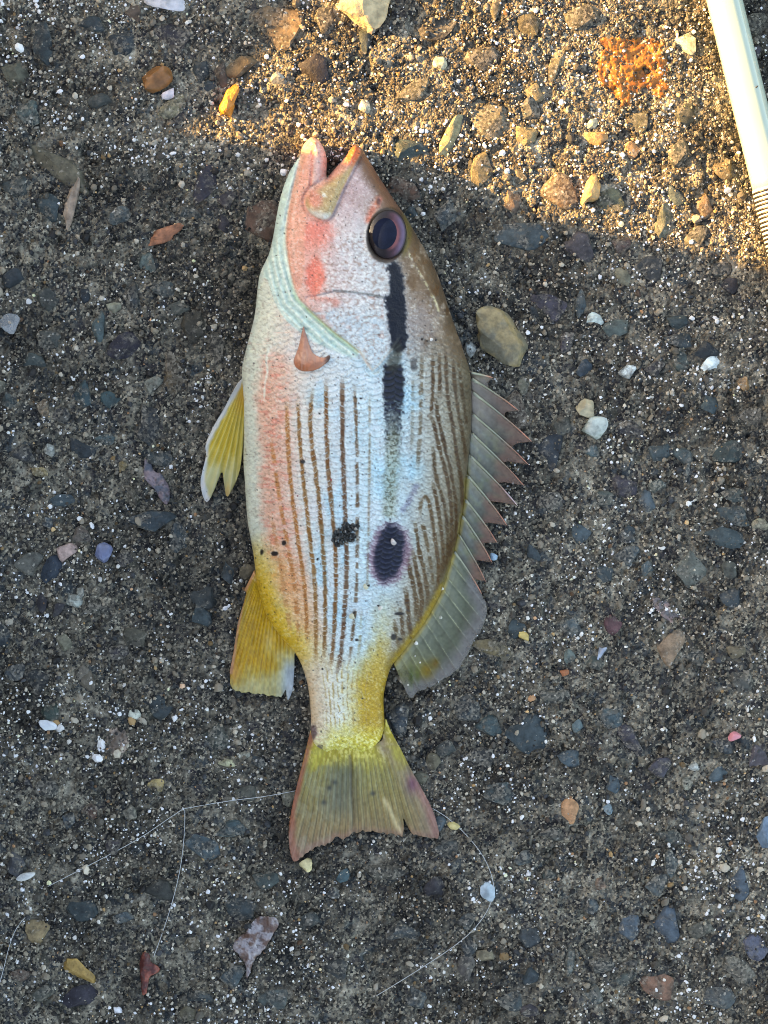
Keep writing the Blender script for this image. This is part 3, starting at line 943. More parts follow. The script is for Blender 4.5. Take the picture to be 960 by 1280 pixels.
def caud_top(P):
    th, f, k = rays_from(P, (436, 770), 34, 3)
    th2, f2, k2 = rays_from(P, (436, 770), 78, 4)
    v = P[:, 1]
    z = np.interp(v, [905, 940, 985, 1080], [2.6, 2.9, 1.9, 1.2]) + 0.75 * np.clip(gsm(P), -0.5, 0.9) * sstep(930, 975, v) + 0.3 + 1.5 * np.exp(-((P[:, 0] - 434) / 36) ** 2) * sstep(985, 925, v)
    z = z + 0.30 * f * sstep(920, 960, v) + 0.12 * f2 + 0.10 * fbm(P[:, 0] / 7, v / 14, 401, 3)
    d, _ = seg_near(P, [(436,942),(440,980),(443,1045)])
    z = z - 0.3 * np.exp(-(d / 3.5) ** 2) + 0.2 * np.exp(-((d - 8) / 5) ** 2)
    d, _ = seg_near(P, [(475,925),(494,985),(504,1025)])
    z = z - 0.3 * np.exp(-(d / 2.5) ** 2)
    return z
def caud_col(P):
    u, v = P[:, 0], P[:, 1]
    sdv, _ = sdist(P, CAUD)
    th, f, k = rays_from(P, (436, 770), 34, 3)
    th2, f2, k2 = rays_from(P, (436, 770), 78, 4)
    nz = fbm(u / 10, v / 10, 410, 3); nf = fbm(u / 2.5, v / 5, 411, 3)
    s = (v - 925) / 140.0 + 0.08 * nz
    ks = [0, .12, .3, .6, .85, 1]
    cs = np.array([(200,180,48),(184,168,56),(150,138,72),(140,122,72),(148,122,82),(146,114,90)], float)
    C = np.stack([np.interp(s, ks, cs[:, i]) for i in range(3)], 1)
    def M(m, c, a=1.0):
        nonlocal C
        C = lerp(C, np.array(c, float)[None], (np.clip(m, 0, 1) * a)[:, None])
    M(sstep(0.25, 0.0, f) * sstep(0.1, 0.3, s), (88,86,60), .55)
    M(sstep(0.6, 1.0, f2) * sstep(0.1, 0.3, s), (176,166,126), .35)
    M(sstep(-0.02, -0.10, th) * sstep(0.05, 0.3, nz) , (150,150,120), .3)
    cx = np.interp(v, [940, 1050], [426, 420])
    M(np.exp(-((u - np.interp(v, [940, 1000], [432, 425])) / 20) ** 2) * sstep(945, 965, v) * sstep(1035, 1000, v), (92,98,88), .6)
    M(sstep(962, 938, v + 9 * nz) * (nf > .1), (240,226,150), .5)
    d, _ = seg_near(P, [(437,945),(439,965),(438,985),(442,1010),(443,1045)]); M(np.exp(-((d + 1.5 * nz) / 2.2) ** 2), (86,76,52), .55)
    dl, _ = seg_near(P, [(386,921),(381,941),(370,985),(363,1018),(360,1043),(366,1076)])
    M(sstep(9, 3, dl + 2 * nz), (168,92,64), .85)
    M(sstep(12, 6, dl + 2 * nz) * sstep(1000, 1060, v), (170,110,84), .5)
    dr, _ = seg_near(P, [(484,910),(502,938),(513,960),(528,987),(542,1013),(549,1042)])
    M(sstep(34, 10, dr + 6 * nz) * sstep(915, 940, v), (146,128,104), .75)
    M(sstep(14, 3, dr + 4 * nz) * sstep(965, 985, v), (172,122,112), .75)
    M(np.exp(-(((u - 515) / 7) ** 2 + ((v - 980) / 11) ** 2)), (112,62,86), .7)
    M(np.exp(-(((u - 478) / 7) ** 2 + ((v - 925) / 14) ** 2)), (168,140,140), .6)
    M(sstep(-0.1, 0.4, fbm(u / 20, v / 20, 412, 2)) * sstep(0.0, 0.12, s) * sstep(0.35, 0.12, s), (190,178,56), .6)
    d, _ = seg_near(P, [(481,1000),(490,1018),(500,1040)]); M(np.exp(-(d / 3) ** 2), (218,200,150), .8)
    M(sstep(10, 2, sdv) * sstep(1025, 1045, v), (158,118,100), .55)
    for x, y in ((418,978),(466,992),(405,1003),(412,985)):
        M(np.exp(-(((u - x) / 3.4) ** 2 + ((v - y) / 3) ** 2)), (58,60,52), .8)
    C = C * (1 + 0.14 * nf + 0.06 * nz)[:, None]
    al = np.interp(sdv + 2 * nz, [0, 4, 12], [.82, .93, 1.0])
    return np.concatenate([srgb(np.clip(C, 5, 250)) * 0.95, al[:, None]], 1)
thin = lambda th: (lambda P, zt: zt - th)
sheet(CAUD, 0.95, caud_top, thin(0.35), caud_col, 'caudal_fin', M_FIN, fish)

# anal fin
ANAL = [(318,712),(312,724),(305,738),(308,741),(303,758),(297,780),(295,793),(292,813)] + ragged([(290,825),(287,840),(288,855),(291,862)], 4, .6, 8) + ragged([(292,862),(302,866),(315,866),(328,868),(340,870),(351,872)], 2.5, 1.3, 9) + [(355,866),(357,861),(358,869),(360,877),(364,868),(367,857),(368,835),(368,817),(372,812),(364,800),(352,786),(340,768),(331,750),(325,730)]
def anal_par(P):
    # rays run from the body edge down and outward
    ax = np.array([-0.34, 0.94])
    n_ = np.array([0.94, 0.34])
    th = np.arctan2(P[:, 0] - 352, P[:, 1] - 640)
    return th
def anal_top(P):
    u, v = P[:, 0], P[:, 1]
    th = anal_par(P)
    f = np.abs(((th * 34) % 1) - 0.5) * 2
    f2 = np.abs(((th * 64) % 1) - 0.5) * 2
    bz = np.interp(v, [712, 760, 815, 880], [8.0, 6.5, 5.2, 2.0])
    d, _ = seg_near(P, [(325,730),(331,750),(340,768),(352,786),(364,800),(372,812)])
    z = bz * np.exp(-d / 30) + 1.3 + 0.7 * np.clip(gsm(P), -.5, .9) + 0.30 * f + 0.08 * f2 + 0.35 * fbm(u / 18, v / 25, 430, 2)
    z -= 0.5 * np.exp(-((u - 358.5) / 2) ** 2) * sstep(825, 850, v)
    return z
def anal_col(P):
    u, v = P[:, 0], P[:, 1]
    sdv, _ = sdist(P, ANAL)
    th = anal_par(P)
    f = np.abs(((th * 34) % 1) - 0.5) * 2
    f2 = np.abs(((th * 64) % 1) - 0.5) * 2
    nz = fbm(u / 12, v / 16, 431, 3); nf = fbm(u / 2.5, v / 5, 432, 2)
    C = np.tile(np.array([[198, 152, 26]], float), (len(u), 1))
    def M(m, c, a=1.0):
        nonlocal C
        C = lerp(C, np.array(c, float)[None], (np.clip(m, 0, 1) * a)[:, None])
    M(sstep(0.1, 0.5, nz), (166,118,16), .6)
    M(sstep(0.35, 0.0, f), (150,104,14), .6)
    M(sstep(0.65, 1.0, f2), (222,190,80), .35)
    M(sstep(828, 862, v + 12 * nz + (u - 300) * 0.12), (186,180,132), .85)
    M(sstep(335, 358, u + 8 * nz) * sstep(800, 830, v), (190,196,176), .8)
    M(sstep(350, 362, u) * sstep(822, 840, v), (168,182,192), .9)
    M(np.exp(-(((u - 292) / 7) ** 2 + ((v - 838) / 16) ** 2)), (206,140,70), .6)
    dl, _ = seg_near(P, [(316,716),(305,740),(296,785),(292,815),(288,840)])
    M(sstep(4.5, 1.5, dl), (196,140,112), .8)
    M(sstep(10, 5, dl) * sstep(3, 6, dl) * sstep(800, 780, v), (160,140,70), .6)
    M(np.exp(-(((u - 336) / 6) ** 2 + ((v - 805) / 16) ** 2)), (222,206,150), .5)
    C = C * (1 + 0.12 * nf + 0.08 * nz)[:, None]
    al = np.interp(sdv, [0, 5, 10], [.9, .97, 1.0])
    return np.concatenate([srgb(np.clip(C, 5, 250)) * 0.95, al[:, None]], 1)
sheet(ANAL, 1.1, anal_top, thin(0.4), anal_col, 'anal_fin', M_FIN, fish)

# pelvic fin
PELV = smooth([(306,470),(298,477),(290,491),(282,507),(273,522),(264,538),(256,556),(258,568),(254,584),(250,602),(252,616),(257,629),(263,624),(269,610),(275,594),(278,588),(280,604),(283,624),(290,613),(297,598),(301,583),(304,560),(306,530),(309,500),(312,478)], True, 1)
PELV_R = [((305,474),(251,606)),((306,476),(260,624)),((306,478),(273,596)),((307,480),(283,620)),((307,482),(292,606)),((308,484),(301,585)),((309,486),(306,540))]
def pelv_par(P):
    th = np.arctan2(P[:, 0] - 309, P[:, 1] - 462)
    return th
def pelv_top(P):
    u, v = P[:, 0], P[:, 1]
    th = pelv_par(P)
    x = (th + 0.42) / 0.42 * 6
    f = np.abs((x % 1) - 0.5) * 2
    f2 = np.abs(((x * 4) % 1) - .5) * 2
    z = np.interp(v, [470, 500, 560, 630], [9.0, 6.5, 3.4, 1.6]) * (0.75 + 0.25 * sstep(250, 306, u)) + 0.6 * np.clip(gsm(P), -.5, .9) * sstep(500, 600, v)
    return z + 0.55 * f + 0.08 * f2 + 0.5
def pelv_col(P):
    u, v = P[:, 0], P[:, 1]
    sdv, _ = sdist(P, PELV)
    th = pelv_par(P)
    x = (th + 0.42) / 0.42 * 6
    f = np.abs((x % 1) - 0.5) * 2
    f2 = np.abs(((x * 4) % 1) - .5) * 2
    nz = fbm(u / 9, v / 14, 451, 3)
    C = np.tile(np.array([[214, 184, 62]], float), (len(u), 1))
    def M(m, c, a=1.0):
        nonlocal C
        C = lerp(C, np.array(c, float)[None], (np.clip(m, 0, 1) * a)[:, None])
    M(sstep(.5, 0, f), (190,150,18), .75)
    M(sstep(.7, 1, f), (232,220,150), .6)
    M(sstep(.6, 1, f2), (230,214,140), .3)
    M(sstep(555, 600, v + 14 * nz), (206,204,166), .75)
    M(sstep(286, 303, u) * sstep(500, 530, v), (206,190,104), .6)
    M(np.exp(-(((u - 302) / 8) ** 2 + ((v - 492) / 22) ** 2)), (226,160,30), .7)
    dl, _ = seg_near(P, [(300,474),(282,507),(264,538),(256,556),(253,584),(250,602),(256,626)])
    M(sstep(8, 3, dl + 2 * nz), (230,230,230), .92)
    M(np.exp(-(((u - 284) / 4) ** 2 + ((v - 616) / 12) ** 2)), (206,162,92), .7)
    dwk, cw = worley(u / 7, v / 7, 455)
    M(sstep(.12, .05, dwk) * (cw > .5) * sstep(9, 3, dl) * sstep(560, 575, v), (60,54,50), .8)
    C = C * (1 + 0.06 * nz)[:, None]
    al = np.interp(sdv, [0, 4, 10], [.85, .94, 1.0]) - 0.12 * sstep(585, 625, v)
    return np.concatenate([srgb(np.clip(C, 5, 250)) * 0.95, al[:, None]], 1)
sheet(PELV, 1.0, pelv_top, thin(0.4), pelv_col, 'pelvic_fin', M_FIN, fish)

# pectoral fin, torn down to its fleshy root with one dark spur
PECT = smooth([(379,405),(382,415),(386,428),(390,440),(398,446),(406,447),(411,443),(414,446),(411,452),(402,459),(392,464),(380,465),(370,461),(366,452),(369,444),(373,434),(376,420)], True, 2)
def pect_top(P):
    sdv, _ = sdist(P, PECT)
    bz = np.mean([body_z(P + np.array([dx, dy]))[0] for dx, dy in ((0, 0), (0, 3), (0, -3), (4, 0), (-4, 0), (0, 6), (0, -6))], 0)
    return bz + 0.15 + 1.4 * np.sqrt(np.clip(sdv / 8, 0, 1)) + .25 * fbm(P[:, 0] / 2.2 , P[:, 1] / 9, 471, 3)
def pect_col(P):
    u, v = P[:, 0], P[:, 1]
    nz = fbm(u / 6, v / 6, 470, 3)
    C = np.tile(np.array([[196, 138, 112]], float), (len(u), 1))
    def M(m, c, a=1.0):
        nonlocal C
        C = lerp(C, np.array(c, float)[None], (np.clip(m, 0, 1) * a)[:, None])
    M(sstep(448, 462, v + 4 * nz), (176,100,62), .8)
    M(sstep(432, 410, v), (166,118,104), .7)
    M(sstep(403, 411, u), (74,44,36), .95)
    M(np.exp(-(((u - 381) / 5) ** 2 + ((v - 447) / 6) ** 2)), (214,168,140), .6)
    C = C * (1 + .08 * nz)[:, None]
    return srgb(np.clip(C, 5, 250)) * .95
sheet(PECT, 0.9, pect_top, thin(1.2), pect_col, 'pectoral_fin', M_FLESH, fish, edge_z=lambda P: body_z(P)[0] - 0.1)

# dorsal fin: spines with shingled membrane, then soft rays
SPB = [(589,466),(590,474),(591,491),(591,519),(590,543),(588,571),(585,596),(582,626),(578,646),(574,670),(568,690)]
SPT = [(616,472),(648,513),(665,552),(661,581),(655,607),(647,632),(634,657),(621,678),(615,703),(607,727),(602,742)]
def lp(a, b, t):
    return (a[0] + (b[0] - a[0]) * t, a[1] + (b[1] - a[1]) * t)
DORS = [(584,462),(590,465)]
for k in range(len(SPB)):
    DORS.append(lp(SPB[k], SPT[k], 0.97))
    DORS.append(SPT[k])
    if k + 1 < len(SPB):
        j = lp(SPB[k + 1], SPT[k + 1], (0.45, .62, .70, .66, .60, .52, .66, .74, .64, .7)[k % 10])
        pull = (6, 11, 6, 13, 9, 4, 11, 8, 9, 6)[k % 10]
        for q_, w_ in ((0.22, .45), (0.5, 1.0), (0.78, .8)):
            mid = lp(SPT[k], j, q_)
            DORS.append((mid[0] - pull * w_, mid[1] - 0.5 * pull * w_))
        DORS.append((j[0] + 1.0, j[1] - 1.5))
DORS += ragged([(604,748),(608,753),(609,765),(606,778),(600,790),(592,802),(585,816),(575,834),(562,845),(547,853),(534,860),(522,866),(513,873)], 3.0, 1.6, 12)
DORS += [(509,868),(502,853),(497,841),(492,830),(497,818),(512,797),(525,780),(535,763),(548,738),(554,720),(561,696),(566,678),(570,662),(574,641),(577,621),(579,597),(581,580),(583,565),(585,540),(586,507),(585,475)]
SOFT_B = [(564,703),(558,720),(553,735),(546,748),(538,762),(531,775),(523,787),(515,798),(507,808),(500,818),(495,826)]
SOFT_T = [(606,757),(605,777),(598,793),(590,806),(581,824),(571,837),(560,846),(548,853),(537,858),(526,864),(516,870)]
ALL_B, ALL_T = SPB + SOFT_B, SPT + SOFT_T
def dors_par(P):
    """index of the ray before the point plus the share of the way to the next one"""
    x = np.zeros(len(P))
    ds = []
    for b, t in zip(ALL_B, ALL_T):
        b, t = np.array(b, float), np.array(t, float)
        d = t - b
        nrm = np.array([-d[1], d[0]]) / np.linalg.norm(d)
        ds.append((P - b) @ nrm)          # positive below the ray
    ds = np.array(ds)
    idx = np.clip((ds > 0).sum(0) - 1, 0, len(ALL_B) - 2)
    a = ds[idx, np.arange(len(P))]
    b = -ds[idx + 1, np.arange(len(P))]
    fr_ = np.clip(a / np.maximum(a + b, 1e-6), 0, 1)
    return idx, fr_, np.abs(a)
def dors_s(P):
    d, _ = seg_near(P, [(589,465),(590,507),(589,540),(585,580),(581,622),(574,663),(565,697),(552,740),(538,767),(515,801),(493,829)])
    return d
def dors_top(P):
    u, v = P[:, 0], P[:, 1]
    idx, f, a = dors_par(P)
    d = dors_s(P)
    bz = np.interp(v, [460, 560, 700, 780, 830, 880], [9.6, 9.6, 8.0, 6.4, 4.8, 4.0])
    flat = 1.6 + 0.6 * np.clip(gsm(P), -.5, .9)
    z = flat + (bz - flat) * np.exp(-(d / np.interp(v, [460, 700, 830], [30, 26, 18])) ** 1.3)
    spiny = (idx < 10)
    z = z + np.where(spiny, 1.7 * (1 - f) ** 1.5 - 0.35 * np.exp(-((f - 1) / .12) ** 2), 0.28 * np.exp(-(a / 2.2) ** 2) - 0.15 * np.sin(f * math.pi))
    z = z + 0.12 * fbm(u / 8, v / 8, 480, 3)
    return z + 0.3
def dors_col(P):
    u, v = P[:, 0], P[:, 1]
    sdv, _ = sdist(P, DORS)
    idx, f, a = dors_par(P)
    d = dors_s(P)
    nz = fbm(u / 10, v / 10, 481, 3); nf = fbm(u / 3, v / 3, 482, 2)
    C = np.tile(np.array([[116, 112, 94]], float), (len(u), 1))
    def M(m, c, al=1.0):
        nonlocal C
        C = lerp(C, np.array(c, float)[None], (np.clip(m, 0, 1) * al)[:, None])
    spiny = idx < 10
    M(spiny * sstep(.4, .95, f + .2 * nz), (76,78,66), .75)  # panel shading painted in, darker towards the next spine
    M(spiny * sstep(.35, .05, f), (164,160,138), .5)
    M(spiny * sstep(0.05, .5, nz), (122,126,88), .6)
    M(spiny * np.exp(-((f - .45) / .16) ** 2) * sstep(40, 10, d), (128,140,142), .4)  # painted bluish highlight along the middle of each panel
    M(spiny * sstep(0.97, 1.0, f), (70,52,36), .7)
    M(spiny * sstep(15, 3, sdv + 3 * nz) * sstep(14, 34, d), (176,120,100), .7)
    M(spiny * sstep(26, 56, d + 8 * nz), (140,112,94), .6)
    M(spiny * sstep(480, 560, 560 - (v - 480)) , (150,128,118), .35)
    M(spiny * sstep(575, 500, v), (140,116,102), .5)
    soft = ~spiny
    M(soft, (92,98,74), .7)
    M(soft * np.exp(-(a / 1.1) ** 2) * sstep(0.2, .6, vn(u / 12, v / 12, 485)), (182,180,138), .75)
    M(soft * np.exp(-((a - 2.6) / 1.2) ** 2), (84,88,70), .5)
    M(soft * sstep(24, 6, sdv + 5 * nz) * sstep(18, 34, d), (148,142,140), .8)
    M(soft * sstep(800, 840, v) * sstep(40, 12, d), (146,134,70), .55)
    M(soft * np.exp(-(((u - 533) / 9) ** 2 + ((v - 838) / 10) ** 2)), (150,118,14), .85)
    M(soft * np.exp(-(((u - 544) / 5) ** 2 + ((v - 829) / 6) ** 2)), (146,110,20), .8)
    M(soft * np.exp(-(((u - 514) / 3) ** 2 + ((v - 845) / 12) ** 2)), (74,88,20), .8)
    M(soft * np.exp(-(((u - 522) / 3) ** 2 + ((v - 842) / 10) ** 2)), (90,98,24), .7)
    M(sstep(6, 1.5, d) * sstep(560, 620, v), (150,124,36), .85)
    C = C * (1 + .10 * nf + .07 * nz)[:, None]
    al = np.where(spiny, np.interp(sdv + 3 * nz, [0, 5, 16, 30], [.62, .76, .92, 1]), np.interp(sdv + 4 * nz, [0, 6, 22, 34], [.45, .62, .86, 1.0]))
    al = np.where(d < 10, 1, al)
    return np.concatenate([srgb(np.clip(C * np.where(spiny, .88, 1.0)[:, None], 5, 250)) * 0.95, al[:, None]], 1)
dorsal = sheet(DORS, 1.1, dors_top, thin(0.35), dors_col, 'dorsal_fin', M_FIN, fish)
def spine_mat():
    m, nt, b = new_mat('fin_spine')
    a = N(nt, 'ShaderNodeVertexColor', layer_name='col')
    L(nt, a.outputs['Color'], b.inputs['Base Color'])
    b.inputs['Roughness'].default_value = 0.3
    b.inputs['Coat Weight'].default_value = 0.3
    return m
M_SPINE = spine_mat()
for k, (b, t) in enumerate(zip(SPB, SPT)):
    n_ = 14
    q = np.array([lp(b, t, i / (n_ - 1)) for i in range(n_)])
    q[:, 0] += 1.5 * np.sin(np.linspace(0, math.pi, n_))
    zt = dors_top(q + np.array([0.0, 0.6])) + 0.05
    zt = np.convolve(np.pad(zt, 1, 'edge'), [1 / 3] * 3, 'valid')
    pts = [at(p[0], p[1], z / 1000) for p, z in zip(q, zt)]
    r = np.interp(np.linspace(0, 1, n_), [0, .3, .85, 1], [2.1, 1.8, 1.1, .25]) * S * (0.8 if k in (0, 9, 10) else 1)
    o = tube('spine', pts, r, 8, M_SPINE, dorsal)
    ca = o.data.color_attributes.new('col', 'FLOAT_COLOR', 'POINT')
    tcol = np.repeat(np.linspace(0, 1, n_), 8)[:, None]
    cc = lerp(np.array([[150, 150, 128]], float), np.array([[208, 140, 114]], float), sstep(.35, .9, tcol))
    if k == 5:
        cc = lerp(cc, np.array([[236, 206, 206]], float), sstep(.6, .8, tcol))
    full = np.ones((len(o.data.vertices), 4), np.float32)
    full[:, :3] = srgb(cc)
    ca.data.foreach_set('color', full.ravel())

# ------------------------------------------------------------------ embedded stones (children of the ground)
def stone_mesh(name, seed, sub=3, planes=7, lump=0.12, flat=True):
    rg = np.random.default_rng(seed)
    bm = bmesh.new()
    bmesh.ops.create_icosphere(bm, subdivisions=sub, radius=1.0)
    P = np.array([v.co[:] for v in bm.verts])
    for _ in range(planes):
        n = rg.normal(size=3)
        n[2] *= 0.42
        n /= np.linalg.norm(n)
        d = rg.uniform(0.50, 0.80)
        s = P @ n - d
        P = P - np.clip(s, 0, None)[:, None] * n
    nn = vn(P[:, 0] * 1.7 + seed, P[:, 1] * 1.7 + P[:, 2] * 1.3, seed) - 0.5
    n2 = vn(P[:, 0] * 4 + seed, P[:, 1] * 4 - P[:, 2] * 3, seed + 9) - 0.5
    P = P * (1 + lump * 2 * nn + lump * 0.7 * n2)[:, None]
    for v, p in zip(bm.verts, P):
        v.co = p
    bm.normal_update()
    for e in bm.edges:
        e.smooth = len(e.link_faces) < 2 or e.calc_face_angle(0) < R(24)
    me = bpy.data.meshes.new(name)
    bm.to_mesh(me)
    bm.free()
    for p in me.polygons:
        p.use_smooth = True
    return me

STONE_ME = [stone_mesh('pebble', 100 + k, 3, 8, .07) for k in range(14)]
for me in STONE_ME:
    me.materials.append(M_STONE)

